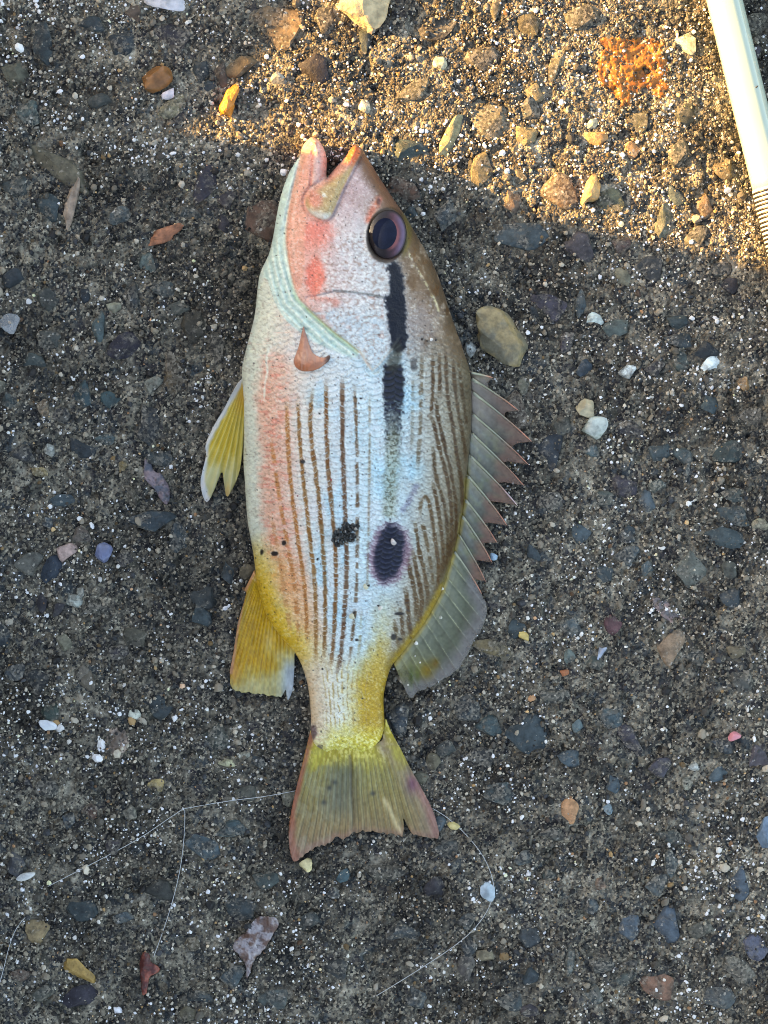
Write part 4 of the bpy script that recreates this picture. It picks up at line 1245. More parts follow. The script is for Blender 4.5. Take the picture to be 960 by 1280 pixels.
# u, v, half width, half height, turn (deg, clockwise in the photo), colour
ST = [
 (20,92,26,14,50,(95,88,70)),(50,50,11,27,-5,(46,56,60)),(115,28,15,10,0,(50,60,66)),(150,55,14,19,0,(42,52,60)),(217,45,24,17,20,(48,44,54)),(250,86,11,13,0,(44,54,60)),
 (305,80,20,12,-20,(104,82,56)),(217,137,22,9,-38,(150,136,100)),(36,138,14,14,0,(76,96,96)),(78,208,48,13,35,(102,90,70)),(255,232,13,21,25,(50,45,56)),(284,250,11,12,0,(58,50,58)),
 (150,270,13,11,0,(70,82,86)),(235,266,14,10,0,(62,72,74)),(280,279,10,10,0,(58,50,56)),(325,272,21,26,0,(100,66,50)),(395,82,18,19,10,(56,48,52)),(455,50,6,19,0,(60,66,66)),
 (350,28,34,26,20,(132,98,62)),(405,22,14,16,0,(44,44,50)),(128,125,14,10,0,(60,62,60)),(60,265,16,16,0,(54,66,70)),(20,230,16,12,0,(62,66,64)),(175,215,13,9,10,(70,72,68)),
 (545,36,26,13,-20,(72,62,54)),(517,115,21,11,-20,(140,122,84)),(563,170,8,25,18,(150,134,92)),(510,187,19,18,-25,(60,72,72)),(560,264,19,20,30,(56,70,78)),(645,293,30,17,0,(60,72,78)),
 (725,305,17,20,0,(72,64,70)),(775,306,10,10,0,(94,70,66)),(815,331,16,15,0,(58,58,60)),(855,141,14,13,0,(64,64,58)),(853,190,13,18,0,(58,66,64)),(765,256,18,15,-30,(92,92,72)),
 (697,75,7,22,22,(152,132,92)),(668,113,12,12,0,(120,104,76)),(790,188,9,9,0,(196,128,52)),(870,298,13,15,0,(92,86,70)),(830,276,9,20,0,(98,98,80)),(500,234,20,18,0,(112,72,52)),
 (640,250,16,13,0,(120,88,66)),(610,150,20,24,10,(110,98,74)),(700,235,22,24,0,(128,92,62)),(655,168,12,14,20,(140,118,78)),(800,150,13,11,0,(96,88,66)),(600,70,24,15,-10,(64,58,52)),
 (735,20,22,17,0,(78,72,58)),(660,35,16,13,0,(98,84,58)),(905,210,12,12,0,(120,96,62)),(880,255,12,14,0,(126,92,64)),(600,215,13,18,20,(124,104,66)),(940,30,16,13,0,(80,70,50)),
 (159,432,22,16,0,(52,46,58)),(217,465,13,35,-5,(108,82,52)),(185,530,21,23,0,(50,54,60)),(195,572,16,10,0,(58,68,72)),(125,405,7,18,10,(76,92,94)),(141,384,8,7,0,(142,132,108)),
 (185,326,9,12,-20,(96,108,102)),(105,368,7,8,0,(42,48,56)),(20,346,13,13,0,(48,54,60)),(60,427,17,10,0,(70,72,68)),(55,508,7,10,0,(172,130,90)),(105,490,10,16,0,(50,72,78)),
 (137,500,12,8,0,(54,76,80)),(190,481,9,12,25,(134,128,112)),(76,626,13,8,10,(64,76,82)),(42,450,12,12,0,(72,78,76)),(12,500,13,9,0,(58,70,72)),(75,518,10,10,0,(44,46,54)),
 (30,565,14,12,0,(54,54,60)),(100,560,16,12,30,(50,56,62)),(135,548,11,6,0,(72,92,96)),(240,405,16,20,0,(66,58,48)),(225,385,14,10,0,(84,82,74)),(270,440,12,18,0,(60,54,46)),
 (205,360,14,9,0,(72,78,78)),(165,368,10,16,10,(58,62,66)),(60,375,13,11,0,(70,70,66)),
 (187,651,27,12,5,(52,64,72)),(222,672,10,18,-10,(56,70,78)),(102,668,10,12,0,(112,92,82)),(60,653,8,6,0,(88,100,112)),(91,750,9,8,0,(196,196,184)),(110,849,9,13,0,(112,96,80)),
 (145,815,12,12,0,(54,46,54)),(48,850,15,16,30,(46,48,50)),(62,890,12,10,0,(50,64,58)),(105,840,9,10,0,(120,104,90)),(168,800,16,11,0,(84,76,62)),(255,745,15,14,0,(58,60,60)),
 (270,918,18,16,0,(62,80,76)),(200,885,15,12,0,(54,62,66)),(35,705,16,14,0,(92,86,78)),(65,712,12,16,0,(46,56,70)),(120,760,18,14,0,(64,62,56)),(285,715,10,12,0,(70,76,80)),
 (250,1055,20,13,20,(66,82,90)),(290,1034,17,11,-20,(64,84,90)),(85,1025,7,10,0,(66,80,92)),(115,1013,9,8,0,(110,72,58)),(100,1135,22,12,0,(52,62,66)),(157,1146,13,8,0,(74,84,90)),
 (300,1140,22,13,0,(50,58,62)),(48,1163,15,14,30,(152,120,76)),(163,1014,9,8,0,(160,148,128)),(25,1220,13,6,-10,(112,82,66)),(290,1221,14,14,0,(62,74,80)),(100,1246,20,14,0,(52,46,58)),
 (250,1246,14,10,0,(60,68,72)),(20,1078,15,16,0,(66,64,70)),(55,985,14,11,0,(60,58,56)),(200,1110,18,14,0,(60,58,54)),(330,1100,14,12,0,(70,78,76)),(345,1246,18,12,0,(78,84,82)),
 (240,1178,10,8,0,(132,104,66)),(390,1150,14,13,0,(60,64,64)),(420,1215,16,12,0,(58,60,62)),(310,990,13,9,0,(82,78,68)),
 (642,510,22,23,0,(112,82,62)),(588,437,7,8,0,(206,202,196)),(784,465,10,8,0,(206,210,212)),(888,455,10,9,0,(210,214,214)),(743,398,9,9,0,(190,198,194)),(62,562,8,7,0,(206,204,196)),(167,892,7,6,0,(196,190,172)),(285,953,9,5,0,(204,190,140)),(303,944,7,5,0,(200,190,166)),(197,980,10,7,0,(196,158,84)),(100,740,5,6,0,(196,190,176)),(53,590,10,7,20,(190,152,80)),(153,584,6,5,20,(204,160,74)),(930,478,7,8,0,(190,130,60)),(868,957,6,5,0,(214,220,220)),(750,1106,7,6,30,(160,112,82)),(82,690,10,12,30,(184,142,132)),(740,155,6,6,0,(208,196,160)),(348,98,8,8,0,(200,194,182)),(456,133,9,8,0,(206,190,160)),(548,78,8,8,0,(206,190,150)),(860,52,13,12,20,(206,190,150)),(743,172,13,11,0,(206,138,52)),
 (690,383,21,17,30,(64,56,68)),(708,425,9,12,20,(62,54,70)),(727,377,6,19,0,(62,74,80)),(770,413,18,9,-15,(84,92,88)),(850,424,16,8,0,(56,64,68)),(882,437,16,11,-15,(46,52,58)),
 (852,453,12,10,0,(66,78,76)),(818,461,11,9,0,(56,50,60)),(730,460,8,10,0,(58,70,82)),(790,536,16,11,20,(60,54,62)),(887,505,14,10,0,(64,76,80)),(905,565,18,14,-15,(52,64,64)),
 (855,568,13,10,20,(72,84,86)),(822,566,12,14,0,(62,74,78)),(690,560,14,23,10,(48,54,62)),(780,605,19,11,25,(66,58,68)),(823,606,10,9,0,(122,134,122)),(755,625,12,8,0,(70,82,78)),
 (916,617,12,8,0,(60,72,72)),(920,642,20,11,20,(64,76,80)),(725,668,12,9,0,(66,80,88)),(783,695,14,12,0,(66,84,94)),(905,673,22,13,25,(60,72,76)),(950,655,9,7,0,(176,162,128)),
 (865,707,28,22,25,(96,96,88)),(685,625,14,12,0,(52,56,62)),(740,562,9,9,0,(74,92,96)),(845,402,11,9,0,(60,70,72)),(940,520,15,13,0,(80,74,66)),(700,530,13,11,0,(86,80,70)),
 (810,709,7,10,0,(70,84,90)),(755,720,12,9,0,(58,70,76)),(915,746,13,12,0,(58,66,72)),(713,781,17,13,0,(76,88,92)),(765,782,11,10,0,(98,58,62)),(838,810,14,22,12,(152,116,86)),
 (615,810,22,9,25,(124,102,64)),(712,819,6,9,0,(100,112,108)),(745,828,14,8,0,(72,78,72)),(580,885,15,18,-25,(48,64,74)),(612,905,15,14,0,(58,76,80)),(658,920,22,31,-30,(56,68,74)),
 (602,946,18,13,0,(52,54,58)),(762,894,18,13,10,(64,84,92)),(723,906,6,9,0,(88,104,108)),(790,930,11,21,-30,(62,56,68)),(713,946,13,10,0,(64,80,90)),(905,930,14,9,20,(56,68,80)),
 (858,980,7,7,0,(160,152,130)),(825,960,13,12,0,(72,66,78)),(898,968,10,9,0,(74,88,96)),(948,945,10,18,0,(84,74,82)),(766,979,11,10,0,(62,76,86)),(620,990,17,14,0,(60,76,80)),
 (500,895,14,22,20,(50,62,72)),(690,870,18,12,0,(82,84,78)),(870,820,13,9,0,(76,84,82)),(925,850,16,13,0,(72,70,66)),(560,935,12,12,0,(58,62,62)),
 (710,1018,12,14,10,(196,128,72)),(760,1010,5,6,0,(120,142,156)),(925,1100,11,20,0,(70,82,96)),(838,1080,8,14,0,(72,92,98)),(820,1106,13,13,0,(74,86,92)),(655,1072,11,9,0,(70,82,88)),
 (687,1093,7,7,0,(52,74,78)),(740,1133,12,10,0,(76,90,98)),(785,1156,12,16,10,(74,88,102)),(835,1150,14,25,0,(72,84,98)),(750,1206,14,14,0,(58,64,66)),(790,1203,8,5,0,(52,52,54)),
 (712,1200,6,14,10,(94,98,94)),(610,1195,11,9,20,(142,122,92)),(580,1214,12,15,15,(88,78,74)),(825,1231,21,15,10,(140,92,68)),(743,1241,11,11,0,(70,92,98)),(945,1186,16,14,0,(92,92,112)),
 (583,1151,11,10,0,(66,76,82)),(430,1095,8,8,0,(62,88,96)),(505,1165,20,14,0,(60,68,74)),(520,1245,18,13,0,(64,70,74)),(895,1245,18,14,0,(74,78,80)),(690,1040,14,9,0,(66,68,66)),
 (480,1090,24,13,0,(82,74,62)),(560,1060,15,12,0,(58,62,62)),(660,1170,15,11,0,(64,68,72)),(880,1160,15,12,0,(90,86,76)),(920,1215,24,12,30,(112,104,92)),(640,1250,16,11,0,(62,72,76)),
]
POOL = [(46,54,60),(52,62,68),(60,72,76),(66,58,66),(84,82,74),(96,84,64),(70,78,76),(56,50,56),(110,92,68),(74,84,92),(120,110,88),(90,70,58)]
rg = random.Random(23)
occ = [(s[0], s[1], max(s[2], s[3])) for s in ST]
tries = 0
while len(ST) < 292 and tries < 6000:
    tries += 1
    u_, v_ = rg.uniform(-10, 970), rg.uniform(-10, 1290)
    r_ = rg.uniform(5.5, 13)
    if inside(np.array([[u_, v_]]), OUT_S)[0]:
        continue
    if any((u_ - a) ** 2 + (v_ - b) ** 2 < (r_ + c) ** 2 * 0.85 for a, b, c in occ):
        continue
    ST.append((u_, v_, r_ * rg.uniform(.8, 1.3), r_ * rg.uniform(.6, 1), rg.uniform(-90, 90), rg.choice(POOL)))
    occ.append((u_, v_, r_))
STONE_INFO = []
for k, (u_, v_, a_, b_, ang, c_) in enumerate(ST):
    x, y, _ = at(u_, v_, 0.0)
    a_m, b_m = a_ * S * 1.42, b_ * S * 1.42
    ring = [(x + a_m * .8 * math.cos(t), y + b_m * .8 * math.sin(t)) for t in np.linspace(0, 2 * math.pi, 12, endpoint=False)]
    g = float(np.mean(gh(np.array([p[0] for p in ring] + [x]), np.array([p[1] for p in ring] + [y]))))
    c_half = min(max(0.45 * min(a_m, b_m), 0.0009), 0.0024)
    proud = 0.00045 + 0.00045 * rg.random() + 0.03 * min(a_m, b_m)
    o = bpy.data.objects.new('pebble', STONE_ME[k % len(STONE_ME)])
    COL.objects.link(o)
    zc = g + proud - c_half * 0.80
    o.location = (x, y, zc)
    o.rotation_euler = (rg.uniform(-.06, .06), rg.uniform(-.06, .06), -R(ang))
    o.scale = (a_m, b_m, c_half)
    lin = srgb(c_)
    lin = (lin * .72 + lin.mean() * .28) * np.array([.97, 1.06, 1.02])
    o.color = (*lin, 1)
    o.parent = ground
    STONE_INFO.append((x, y, a_m, b_m, -R(ang), zc, c_half))
STN = np.array(STONE_INFO)
# the concrete is pressed down where a stone sits in it
gco = GV.copy()
for (sx, sy, a, b, th, zc, ch) in STN:
    i0, i1 = np.searchsorted(gx, (sx - max(a, b), sx + max(a, b)))
    j0, j1 = np.searchsorted(gy, (sy - max(a, b), sy + max(a, b)))
    if i1 <= i0 or j1 <= j0:
        continue
    ids = (np.arange(j0, j1)[:, None] * nx + np.arange(i0, i1)[None, :]).ravel()
    dx, dy = gco[ids, 0] - sx, gco[ids, 1] - sy
    c_, s_ = math.cos(-th), math.sin(-th)
    r2 = ((dx * c_ - dy * s_) / a) ** 2 + ((dx * s_ + dy * c_) / b) ** 2
    cap_z = zc + ch * 0.62 - 0.00025 - 0.0004 * np.clip(r2, 0, 1)
    k = r2 < 0.9
    gco[ids[k], 2] = np.minimum(gco[ids[k], 2], cap_z[k])
ground.data.vertices.foreach_set('co', gco.astype(np.float32).ravel())
ground.data.update()

# ------------------------------------------------------------------ sand and grit (instanced on points)
def scatter(name, P, scl, col, parent, sub=1):
    n = len(P)
    me = bpy.data.meshes.new(name)
    me.vertices.add(n)
    me.vertices.foreach_set('co', P.astype(np.float32).ravel())
    a = me.attributes.new('gscl', 'FLOAT_VECTOR', 'POINT'); a.data.foreach_set('vector', scl.astype(np.float32).ravel())
    rot = RNG.uniform(0, 6.283, (n, 3))
    a = me.attributes.new('grot', 'FLOAT_VECTOR', 'POINT'); a.data.foreach_set('vector', rot.astype(np.float32).ravel())
    c4 = np.ones((n, 4), np.float32); c4[:, :3] = col
    a = me.attributes.new('gcol', 'FLOAT_COLOR', 'POINT'); a.data.foreach_set('color', c4.ravel())
    me.update()
    o = link(name, me, None, parent)
    ng = bpy.data.node_groups.new(name + '_nodes', 'GeometryNodeTree')
    ng.interface.new_socket('Geometry', in_out='INPUT', socket_type='NodeSocketGeometry')
    ng.interface.new_socket('Geometry', in_out='OUTPUT', socket_type='NodeSocketGeometry')
    gi, go = ng.nodes.new('NodeGroupInput'), ng.nodes.new('NodeGroupOutput')
    ico = ng.nodes.new('GeometryNodeMeshIcoSphere'); ico.inputs['Subdivisions'].default_value = sub; ico.inputs['Radius'].default_value = 1.0
    # a cut, uneven grain instead of a ball
    pos = ng.nodes.new('GeometryNodeInputPosition')
    nz = ng.nodes.new('ShaderNodeTexNoise'); nz.inputs['Scale'].default_value = 1.3
    sc_ = ng.nodes.new('ShaderNodeVectorMath'); sc_.operation = 'SUBTRACT'; sc_.inputs[1].default_value = (.5, .5, .5)
    s2 = ng.nodes.new('ShaderNodeVectorMath'); s2.operation = 'SCALE'; s2.inputs['Scale'].default_value = 1.3
    ng.links.new(pos.outputs[0], nz.inputs['Vector'])
    ng.links.new(nz.outputs['Color'], sc_.inputs[0]); ng.links.new(sc_.outputs[0], s2.inputs[0])
    sp = ng.nodes.new('GeometryNodeSetPosition')
    ng.links.new(ico.outputs[0], sp.inputs['Geometry']); ng.links.new(s2.outputs[0], sp.inputs['Offset'])
    sm = ng.nodes.new('GeometryNodeSetMaterial'); sm.inputs['Material'].default_value = M_GRAIN
    ng.links.new(sp.outputs[0], sm.inputs['Geometry'])
    iop = ng.nodes.new('GeometryNodeInstanceOnPoints')
    def na(nm):
        q = ng.nodes.new('GeometryNodeInputNamedAttribute'); q.data_type = 'FLOAT_VECTOR'; q.inputs['Name'].default_value = nm
        return q
    e2r = ng.nodes.new('FunctionNodeEulerToRotation')
    ng.links.new(na('grot').outputs[0], e2r.inputs[0])
    ng.links.new(gi.outputs[0], iop.inputs['Points']); ng.links.new(sm.outputs[0], iop.inputs['Instance'])
    ng.links.new(e2r.outputs[0], iop.inputs['Rotation']); ng.links.new(na('gscl').outputs[0], iop.inputs['Scale'])
    ng.links.new(iop.outputs[0], go.inputs[0])
    mod = o.modifiers.new('grains', 'NODES'); mod.node_group = ng
    me.materials.append(M_GRAIN)
    tag(o, kind='stuff')
    return o

def surf_z(x, y):
    """height of concrete or stone top, and whether it is a stone"""
    z = gh(x, y)
    on = np.zeros(len(x), bool)
    for (sx, sy, a, b, th, zc, ch) in STN:
        dx, dy = x - sx, y - sy
        near = (np.abs(dx) < max(a, b)) & (np.abs(dy) < max(a, b))
        i = np.where(near)[0]
        if not len(i):
            continue
        c_, s_ = math.cos(-th), math.sin(-th)
        qx, qy = (dx[i] * c_ - dy[i] * s_) / a, (dx[i] * s_ + dy[i] * c_) / b
        r2 = qx * qx + qy * qy
        k = r2 < 0.75
        zz = zc + ch * 0.80 * np.sqrt(np.clip(1 - r2[k], 0, 1))
        j = i[k]
        up = zz > z[j]
        z[j] = np.maximum(z[j], zz)
        on[j[up]] = True
    return z, on

def grain_colours(n, x, y, warm):
    pal = np.array([(0.020,0.019,0.018),(0.040,0.042,0.044),(0.075,0.066,0.053),(0.13,0.112,0.085),(0.25,0.21,0.155),(0.42,0.37,0.29),(0.66,0.63,0.57),(0.78,0.77,0.74)])
    cl = fbm(x * 1000 / 13, y * 1000 / 13, 501, 4, .6)
    pr = np.array([.23,.12,.16,.19,.18,.085,.028,.010])
    cs = np.cumsum(pr)
    up = sstep(0.055, 0.10, y + 0.25 * x)              # paler sand on the upper part, its tone also brightening the sunlit patch
    r = np.clip(RNG.random(n) + 0.36 * cl + 0.12 * up, 0, 0.9999)
    c = pal[np.searchsorted(cs, r * cs[-1])]
    c = c * RNG.uniform(.85, 1.6, (n, 1))
    tint = RNG.random(n)
    c[tint > .985] *= np.array([1.3, .85, .6])
    c[tint < .03] *= np.array([1.35, 1.0, .62])
    return np.clip(c, 0, .85)

def make_grains(n, half_x, half_y, rmed, rsig, rmax, name, keep_stone=0.35, dens=True, sub=1, outside=None):
    x = RNG.uniform(-half_x, half_x, n); y = RNG.uniform(-half_y, half_y, n)
    if outside:
        k = (np.abs(x) > outside[0]) | (np.abs(y) > outside[1])
        x, y = x[k], y[k]
        n = len(x)
    if dens:
        d = fbm(x * 1000 / 11, y * 1000 / 11, 511, 4)
        k = RNG.random(n) < 0.62 + 0.55 * d
        x, y = x[k], y[k]
    uv = np.stack([x / S + 480, 640 - y / S], 1)
    bb = (uv[:, 0] > 296) & (uv[:, 0] < 600) & (uv[:, 1] > 165) & (uv[:, 1] < 955)
    ins = np.zeros(len(x), bool)
    ins[bb] = sdist(uv[bb], OUT_S)[0] > 18
    x, y = x[~ins], y[~ins]
    z, on = surf_z(x, y)
    k = ~on | (RNG.random(len(x)) < keep_stone)
    x, y, z = x[k], y[k], z[k]
    n = len(x)
    r = np.clip(rmed * np.exp(rsig * RNG.normal(size=n)), 0.00010, rmax)
    scl = r[:, None] * RNG.uniform(.6, 1.25, (n, 3))
    P = np.stack([x, y, z + r * RNG.uniform(-.35, .45, n)], 1)
    return scatter(name, P, scl, grain_colours(n, x, y, 0), ground, sub)

make_grains(190000, 0.135, 0.172, 0.00023, 0.40, 0.00065, 'sand_grains', 0.12)
make_grains(42000, 0.135, 0.172, 0.00036, 0.30, 0.0008, 'coarse_sand', 0.02)
make_grains(150000, 0.30, 0.34, 0.00034, 0.35, 0.0008, 'outer_sand', 0.1, outside=(0.133, 0.170))
make_grains(11000, 0.150, 0.190, 0.00056, 0.36, 0.0014, 'grit', 0.08, True, 2)

# ------------------------------------------------------------------ fishing rod
def rod():
    root = bpy.data.objects.new('fishing_rod', None)
    COL.objects.link(root)
    rr = 0.00480
    zc = 0.0062
    A = np.array(at(905.5 - 57 * 1.6, 0 - 235 * 1.6, zc)); B = np.array(at(962.5, 235, zc))
    root.location = (float(B[0]), float(B[1]), 0)
    d = (B - A) / np.linalg.norm(B - A)
    m_blank = plain_material('rod_enamel', (0.46, 0.55, 0.44), 0.2, 0, var=0.03, vscale=90, coat=0.6)
    m_sleeve = plain_material('rod_binding_white', (0.68, 0.66, 0.60), 0.45, 1500, 0.0001, var=0.15, vscale=700)
    m_thread = plain_material('rod_thread_black', (0.016, 0.016, 0.017), 0.38, 3000, 0.0001, var=0.3, vscale=900, coat=0.3)
    m_speck = plain_material('rod_chip', (0.06, 0.06, 0.06), 0.6)
    def at_l(o):
        o.parent = root
        o.location = (-root.location[0], -root.location[1], 0)
        return o
    n = 60
    pts = [A + d * np.linalg.norm(B - A) * t for t in np.linspace(0, 1, n)]
    at_l(tube('blank', pts, np.linspace(rr * 1.03, rr, n), 48, m_blank))
    E = B + d * 0.075
    at_l(tube('binding', [B - d * 0.0003 + (E - B) * t for t in np.linspace(0, 1, 24)], rr * 1.035, 48, m_sleeve))
    k, s = 0, 0.0007
    while s < 0.07:
        p = B + d * s
        wd = 0.00036
        at_l(tube('thread_ring', [p - d * wd, p - d * wd * .6, p, p + d * wd * .6, p + d * wd], [rr * 1.03, rr * 1.085, rr * 1.10, rr * 1.085, rr * 1.03], 40, m_thread))
        s += 0.00118 + 0.0001 * math.sin(k * 2.3)
        k += 1
    # small chip in the enamel
    q = np.array(at(942.5, 112.5, zc)) + np.array([0, 0, rr * 0.93])
    at_l(tube('chip', [q + np.array([t * .0004, t * .0003, 0]) for t in (-1, -.4, .4, 1)], [.0001, .00022, .0002, .0001], 8, m_speck))
    tag(root, 'pale glossy fishing rod with black thread binding at the upper right', 'fishing rod')
rod()

# ------------------------------------------------------------------ fishing line
m_line, nt_, b_ = new_mat('nylon_line')
b_.inputs['Base Color'].default_value = (0.62, 0.64, 0.64, 1)
b_.inputs['Roughness'].default_value = 0.2
b_.inputs['Alpha'].default_value = 0.8
def line_pts(px, lift=0.35, n=70):
    q = smooth(px, False, 3)
    s = np.concatenate([[0], np.cumsum(np.linalg.norm(np.diff(q, axis=0), axis=1))])
    t = np.linspace(0, s[-1], n)
    q = np.stack([np.interp(t, s, q[:, 0]), np.interp(t, s, q[:, 1])], 1)
    z = np.maximum(gsm(q), gz_px(q) * .7) + lift
    z = np.convolve(np.pad(z, 3, 'edge'), [1 / 7] * 7, 'valid') + 0.25
    return [at(p[0], p[1], c / 1000) for p, c in zip(q, z)]
def line_thing(segs, label, knot=None):
    root = bpy.data.objects.new('fishing_line', None)
    COL.objects.link(root)
    for sg in segs:
        tube('strand', line_pts(sg), 0.000095, 6, m_line, root)
    if knot:
        bm = stone_mesh('knot', 5, 2, 3)
        o = link('knot', bm, m_line, root)
        x, y, z = at(knot[0], knot[1], 0.0012)
        o.location = (x, y, z); o.scale = (.0004, .0005, .0004)
    tag(root, label, 'fishing line')
line_thing([[(372,988),(330,996),(285,1001),(229,1011)], [(229,1011),(205,1027),(175,1048),(130,1072),(95,1090),(60,1108)], [(231,1012),(231,1040),(226,1085),(215,1130),(200,1175),(192,1196)]],
           'clear fishing line with a knot and fork, left of the tail', (229,1011))
line_thing([[(540,1010),(560,1022),(585,1045),(606,1072),(617,1100),(617,1120),(608,1142),(590,1165),(565,1185),(530,1208),(495,1230),(470,1245)]],
           'clear fishing line curving round below the right tip of the tail')
line_thing([[(0,1228),(6,1205),(12,1180),(20,1160),(33,1145)]], 'short piece of clear line at the lower left edge')

# ------------------------------------------------------------------ loose things on the concrete
def loose(name, cat, label, u_, v_, a_, b_, c_mm, ang, colr, seed, rough=0.5, lift=0.35, planes=8, bsc=900, bd=0.0003, lump=.12, var=.35, trans=0.0, coat=0.0, z_base=None, sub=3, group=None, vscale=400, col2=None):
    me = stone_mesh(name, seed, sub, planes, lump)
    m = plain_material(name + '_surface', tuple(srgb(colr) * .85), rough, bsc, bd, var, vscale, trans=trans, coat=coat, col2=None if col2 is None else tuple(srgb(col2) * .85))
    o = link(name, me, m)
    x, y, _ = at(u_, v_, 0)
    if z_base is None:
        g = float(gsm(np.array([[u_, v_]], float))[0])
    else:
        g = z_base
    o.location = (x, y, g / 1000 + c_mm * lift / 1000)
    o.rotation_euler = (0, 0, -R(ang))
    o.scale = (a_ * S * 1.2, b_ * S * 1.2, c_mm / 1000)
    return tag(o, label, cat, group)

loose('pebble', 'pebble', 'amber and cream worn pebble right of the fish head', 628, 421, 40, 25, 2.6, 28, (168,148,106), 901, .35, .18, 8, var=.3, vscale=600, col2=(128,122,100))
loose('pebble', 'pebble', 'glossy white speckled pebble with grey spots beside cream one', 743, 537, 17, 13, 2.0, -14, (196,206,196), 902, .25, .35, 9, var=.3, coat=.3, col2=(130,140,130))
loose('pebble', 'pebble', 'cream pebble just above the glossy white speckled one', 733, 510, 13, 11, 1.6, 0, (190,178,146), 903, .55, .4)
loose('pebble', 'pebble', 'small round bluish violet pebble left of the fish', 129, 692, 11, 12, 1.9, 10, (116,126,158), 904, .3, .45, 9, var=.3)
loose('pebble', 'pebble', 'pale blue pebble cut by the right edge of the photo', 956, 1041, 10, 23, 2.4, 4, (110,134,154), 905, .5, .35)
loose('rock', 'rock', 'pale sunlit limestone lump at the top edge above the mouth', 454, 10, 40, 27, 5.0, 8, (206,186,146), 906, .8, .30, 10, 700, .0008, .2)
loose('shell', 'shell', 'whitish translucent shell scrap at the top edge', 208, 2, 22, 13, 1.5, 8, (206,206,210), 907, .2, .5, 4, coat=.4)
loose('pebble', 'pebble', 'brown two lobed pebble near the upper left', 194, 99, 21, 13, 2.4, -28, (150,102,58), 908, .35, .4, 6)
loose('shell', 'shell', 'tiny white ribbed shell bit beside the brown lobed pebble', 212, 117, 9, 6, 1.2, -25, (222,214,218), 909, .4, .5)
loose('crumb', 'crumb', 'bright orange knobbly crumb above and left of the mouth', 286, 130, 9, 21, 2.0, 18, (222,146,60), 910, .45, .45, 3, 900, .0006, .3)
loose('chip', 'chip', 'pink angular plastic chip near the right edge', 917, 919, 8, 7, 1.5, 8, (232,150,158), 911, .4, .5, 10, lump=.05, var=.12)
loose('shell', 'shell', 'white flat shell chip at the lower left', 60, 907, 11, 8, 1.1, 5, (232,238,242), 912, .35, .6, 8, var=.1)
loose('shell', 'shell', 'small white grain beside the white flat shell chip', 75, 910, 6, 4, .9, -8, (236,236,234), 913, .4, .6, var=.1)
loose('chip', 'chip', 'dark blue and white splinter on the lower right concrete', 751, 815, 5, 9, 1.0, 20, (168,180,198), 914, .25, .5, 10)
loose('flake', 'flake', 'small yellow and pink flake to the right of the dorsal fin', 655, 794, 9, 6, .8, 20, (224,196,120), 915, .5, .7, 9)
loose('chip', 'chip', 'small brick orange grit piece below the yellow flake', 705, 840, 5.5, 4.5, 1.0, 0, (176,108,70), 916, .6, .5)
loose('shell', 'shell', 'slim white curved shell sliver at far lower left', 32, 1095, 11, 4, .9, -22, (214,216,212), 917, .4, .6, 3)
loose('scrap', 'scrap', 'yellow crumpled scrap near the lower left corner', 97, 1210, 27, 9, 1.6, 32, (176,142,78), 918, .5, .45, 6, 800, .0007, .3)
loose('shell', 'shell', 'pale bluish shell flake inside the curve of the line', 611, 1114, 11, 11, .8, 0, (176,194,202), 919, .25, .5, 9)
loose('chip', 'chip', 'light blue square chip at the edge of the dorsal fin', 617, 695, 5, 4.5, .9, 10, (176,210,232), 920, .3, 1.0, 10, lump=.04, var=.08)
loose('crumb', 'crumb', 'yellow crumb on the line by the right tail tip', 567, 1031, 7, 5, 1.0, 20, (222,204,140), 921, .5, .6)
loose('crumb', 'crumb', 'cream crumb under the left tip of the tail', 384, 1080, 9, 8, 1.4, 0, (226,212,160), 922, .5, .5)
loose('scrap', 'scrap', 'orange and white lump in the sunlit patch', 738, 240, 10, 18, 2.0, 12, (204,164,110), 923, .6, .45, 6, 800, .0006, .25, var=.6, vscale=250)
loose('leaf', 'leaf', 'dry reddish brown leaf shred left of the fish head', 205, 292, 22, 8, .9, -22, (164,108,78), 924, .6, .7, 4, 900, .0006, .3, var=.6)
loose('twig', 'twig', 'pale frayed twig scrap under the long brown stone', 90, 250, 8, 25, 1.0, 8, (158,140,122), 925, .6, .6, 4, 900, .0006, .3, var=.5)

# clear plastic disc at the left edge
def clear_disc():
    me = stone_mesh('clear_disc', 930, 3, 4, .05)
    m, nt, b = new_mat('clear_plastic')
    b.inputs['Base Color'].default_value = (0.6, 0.63, 0.64, 1)
    b.inputs['Roughness'].default_value = 0.12
    b.inputs['Alpha'].default_value = 0.32
    b.inputs['Coat Weight'].default_value = 0.6
    o = link('clear_disc', me, m)
    x, y, _ = at(14, 405, 0)
    o.location = (x, y, float(gsm(np.array([[14., 405.]]))[0]) / 1000 + .0009)
    o.scale = (15 * S, 13.5 * S, .0008)
    tag(o, 'clear plastic disc at the left edge of the photo', 'disc')
clear_disc()

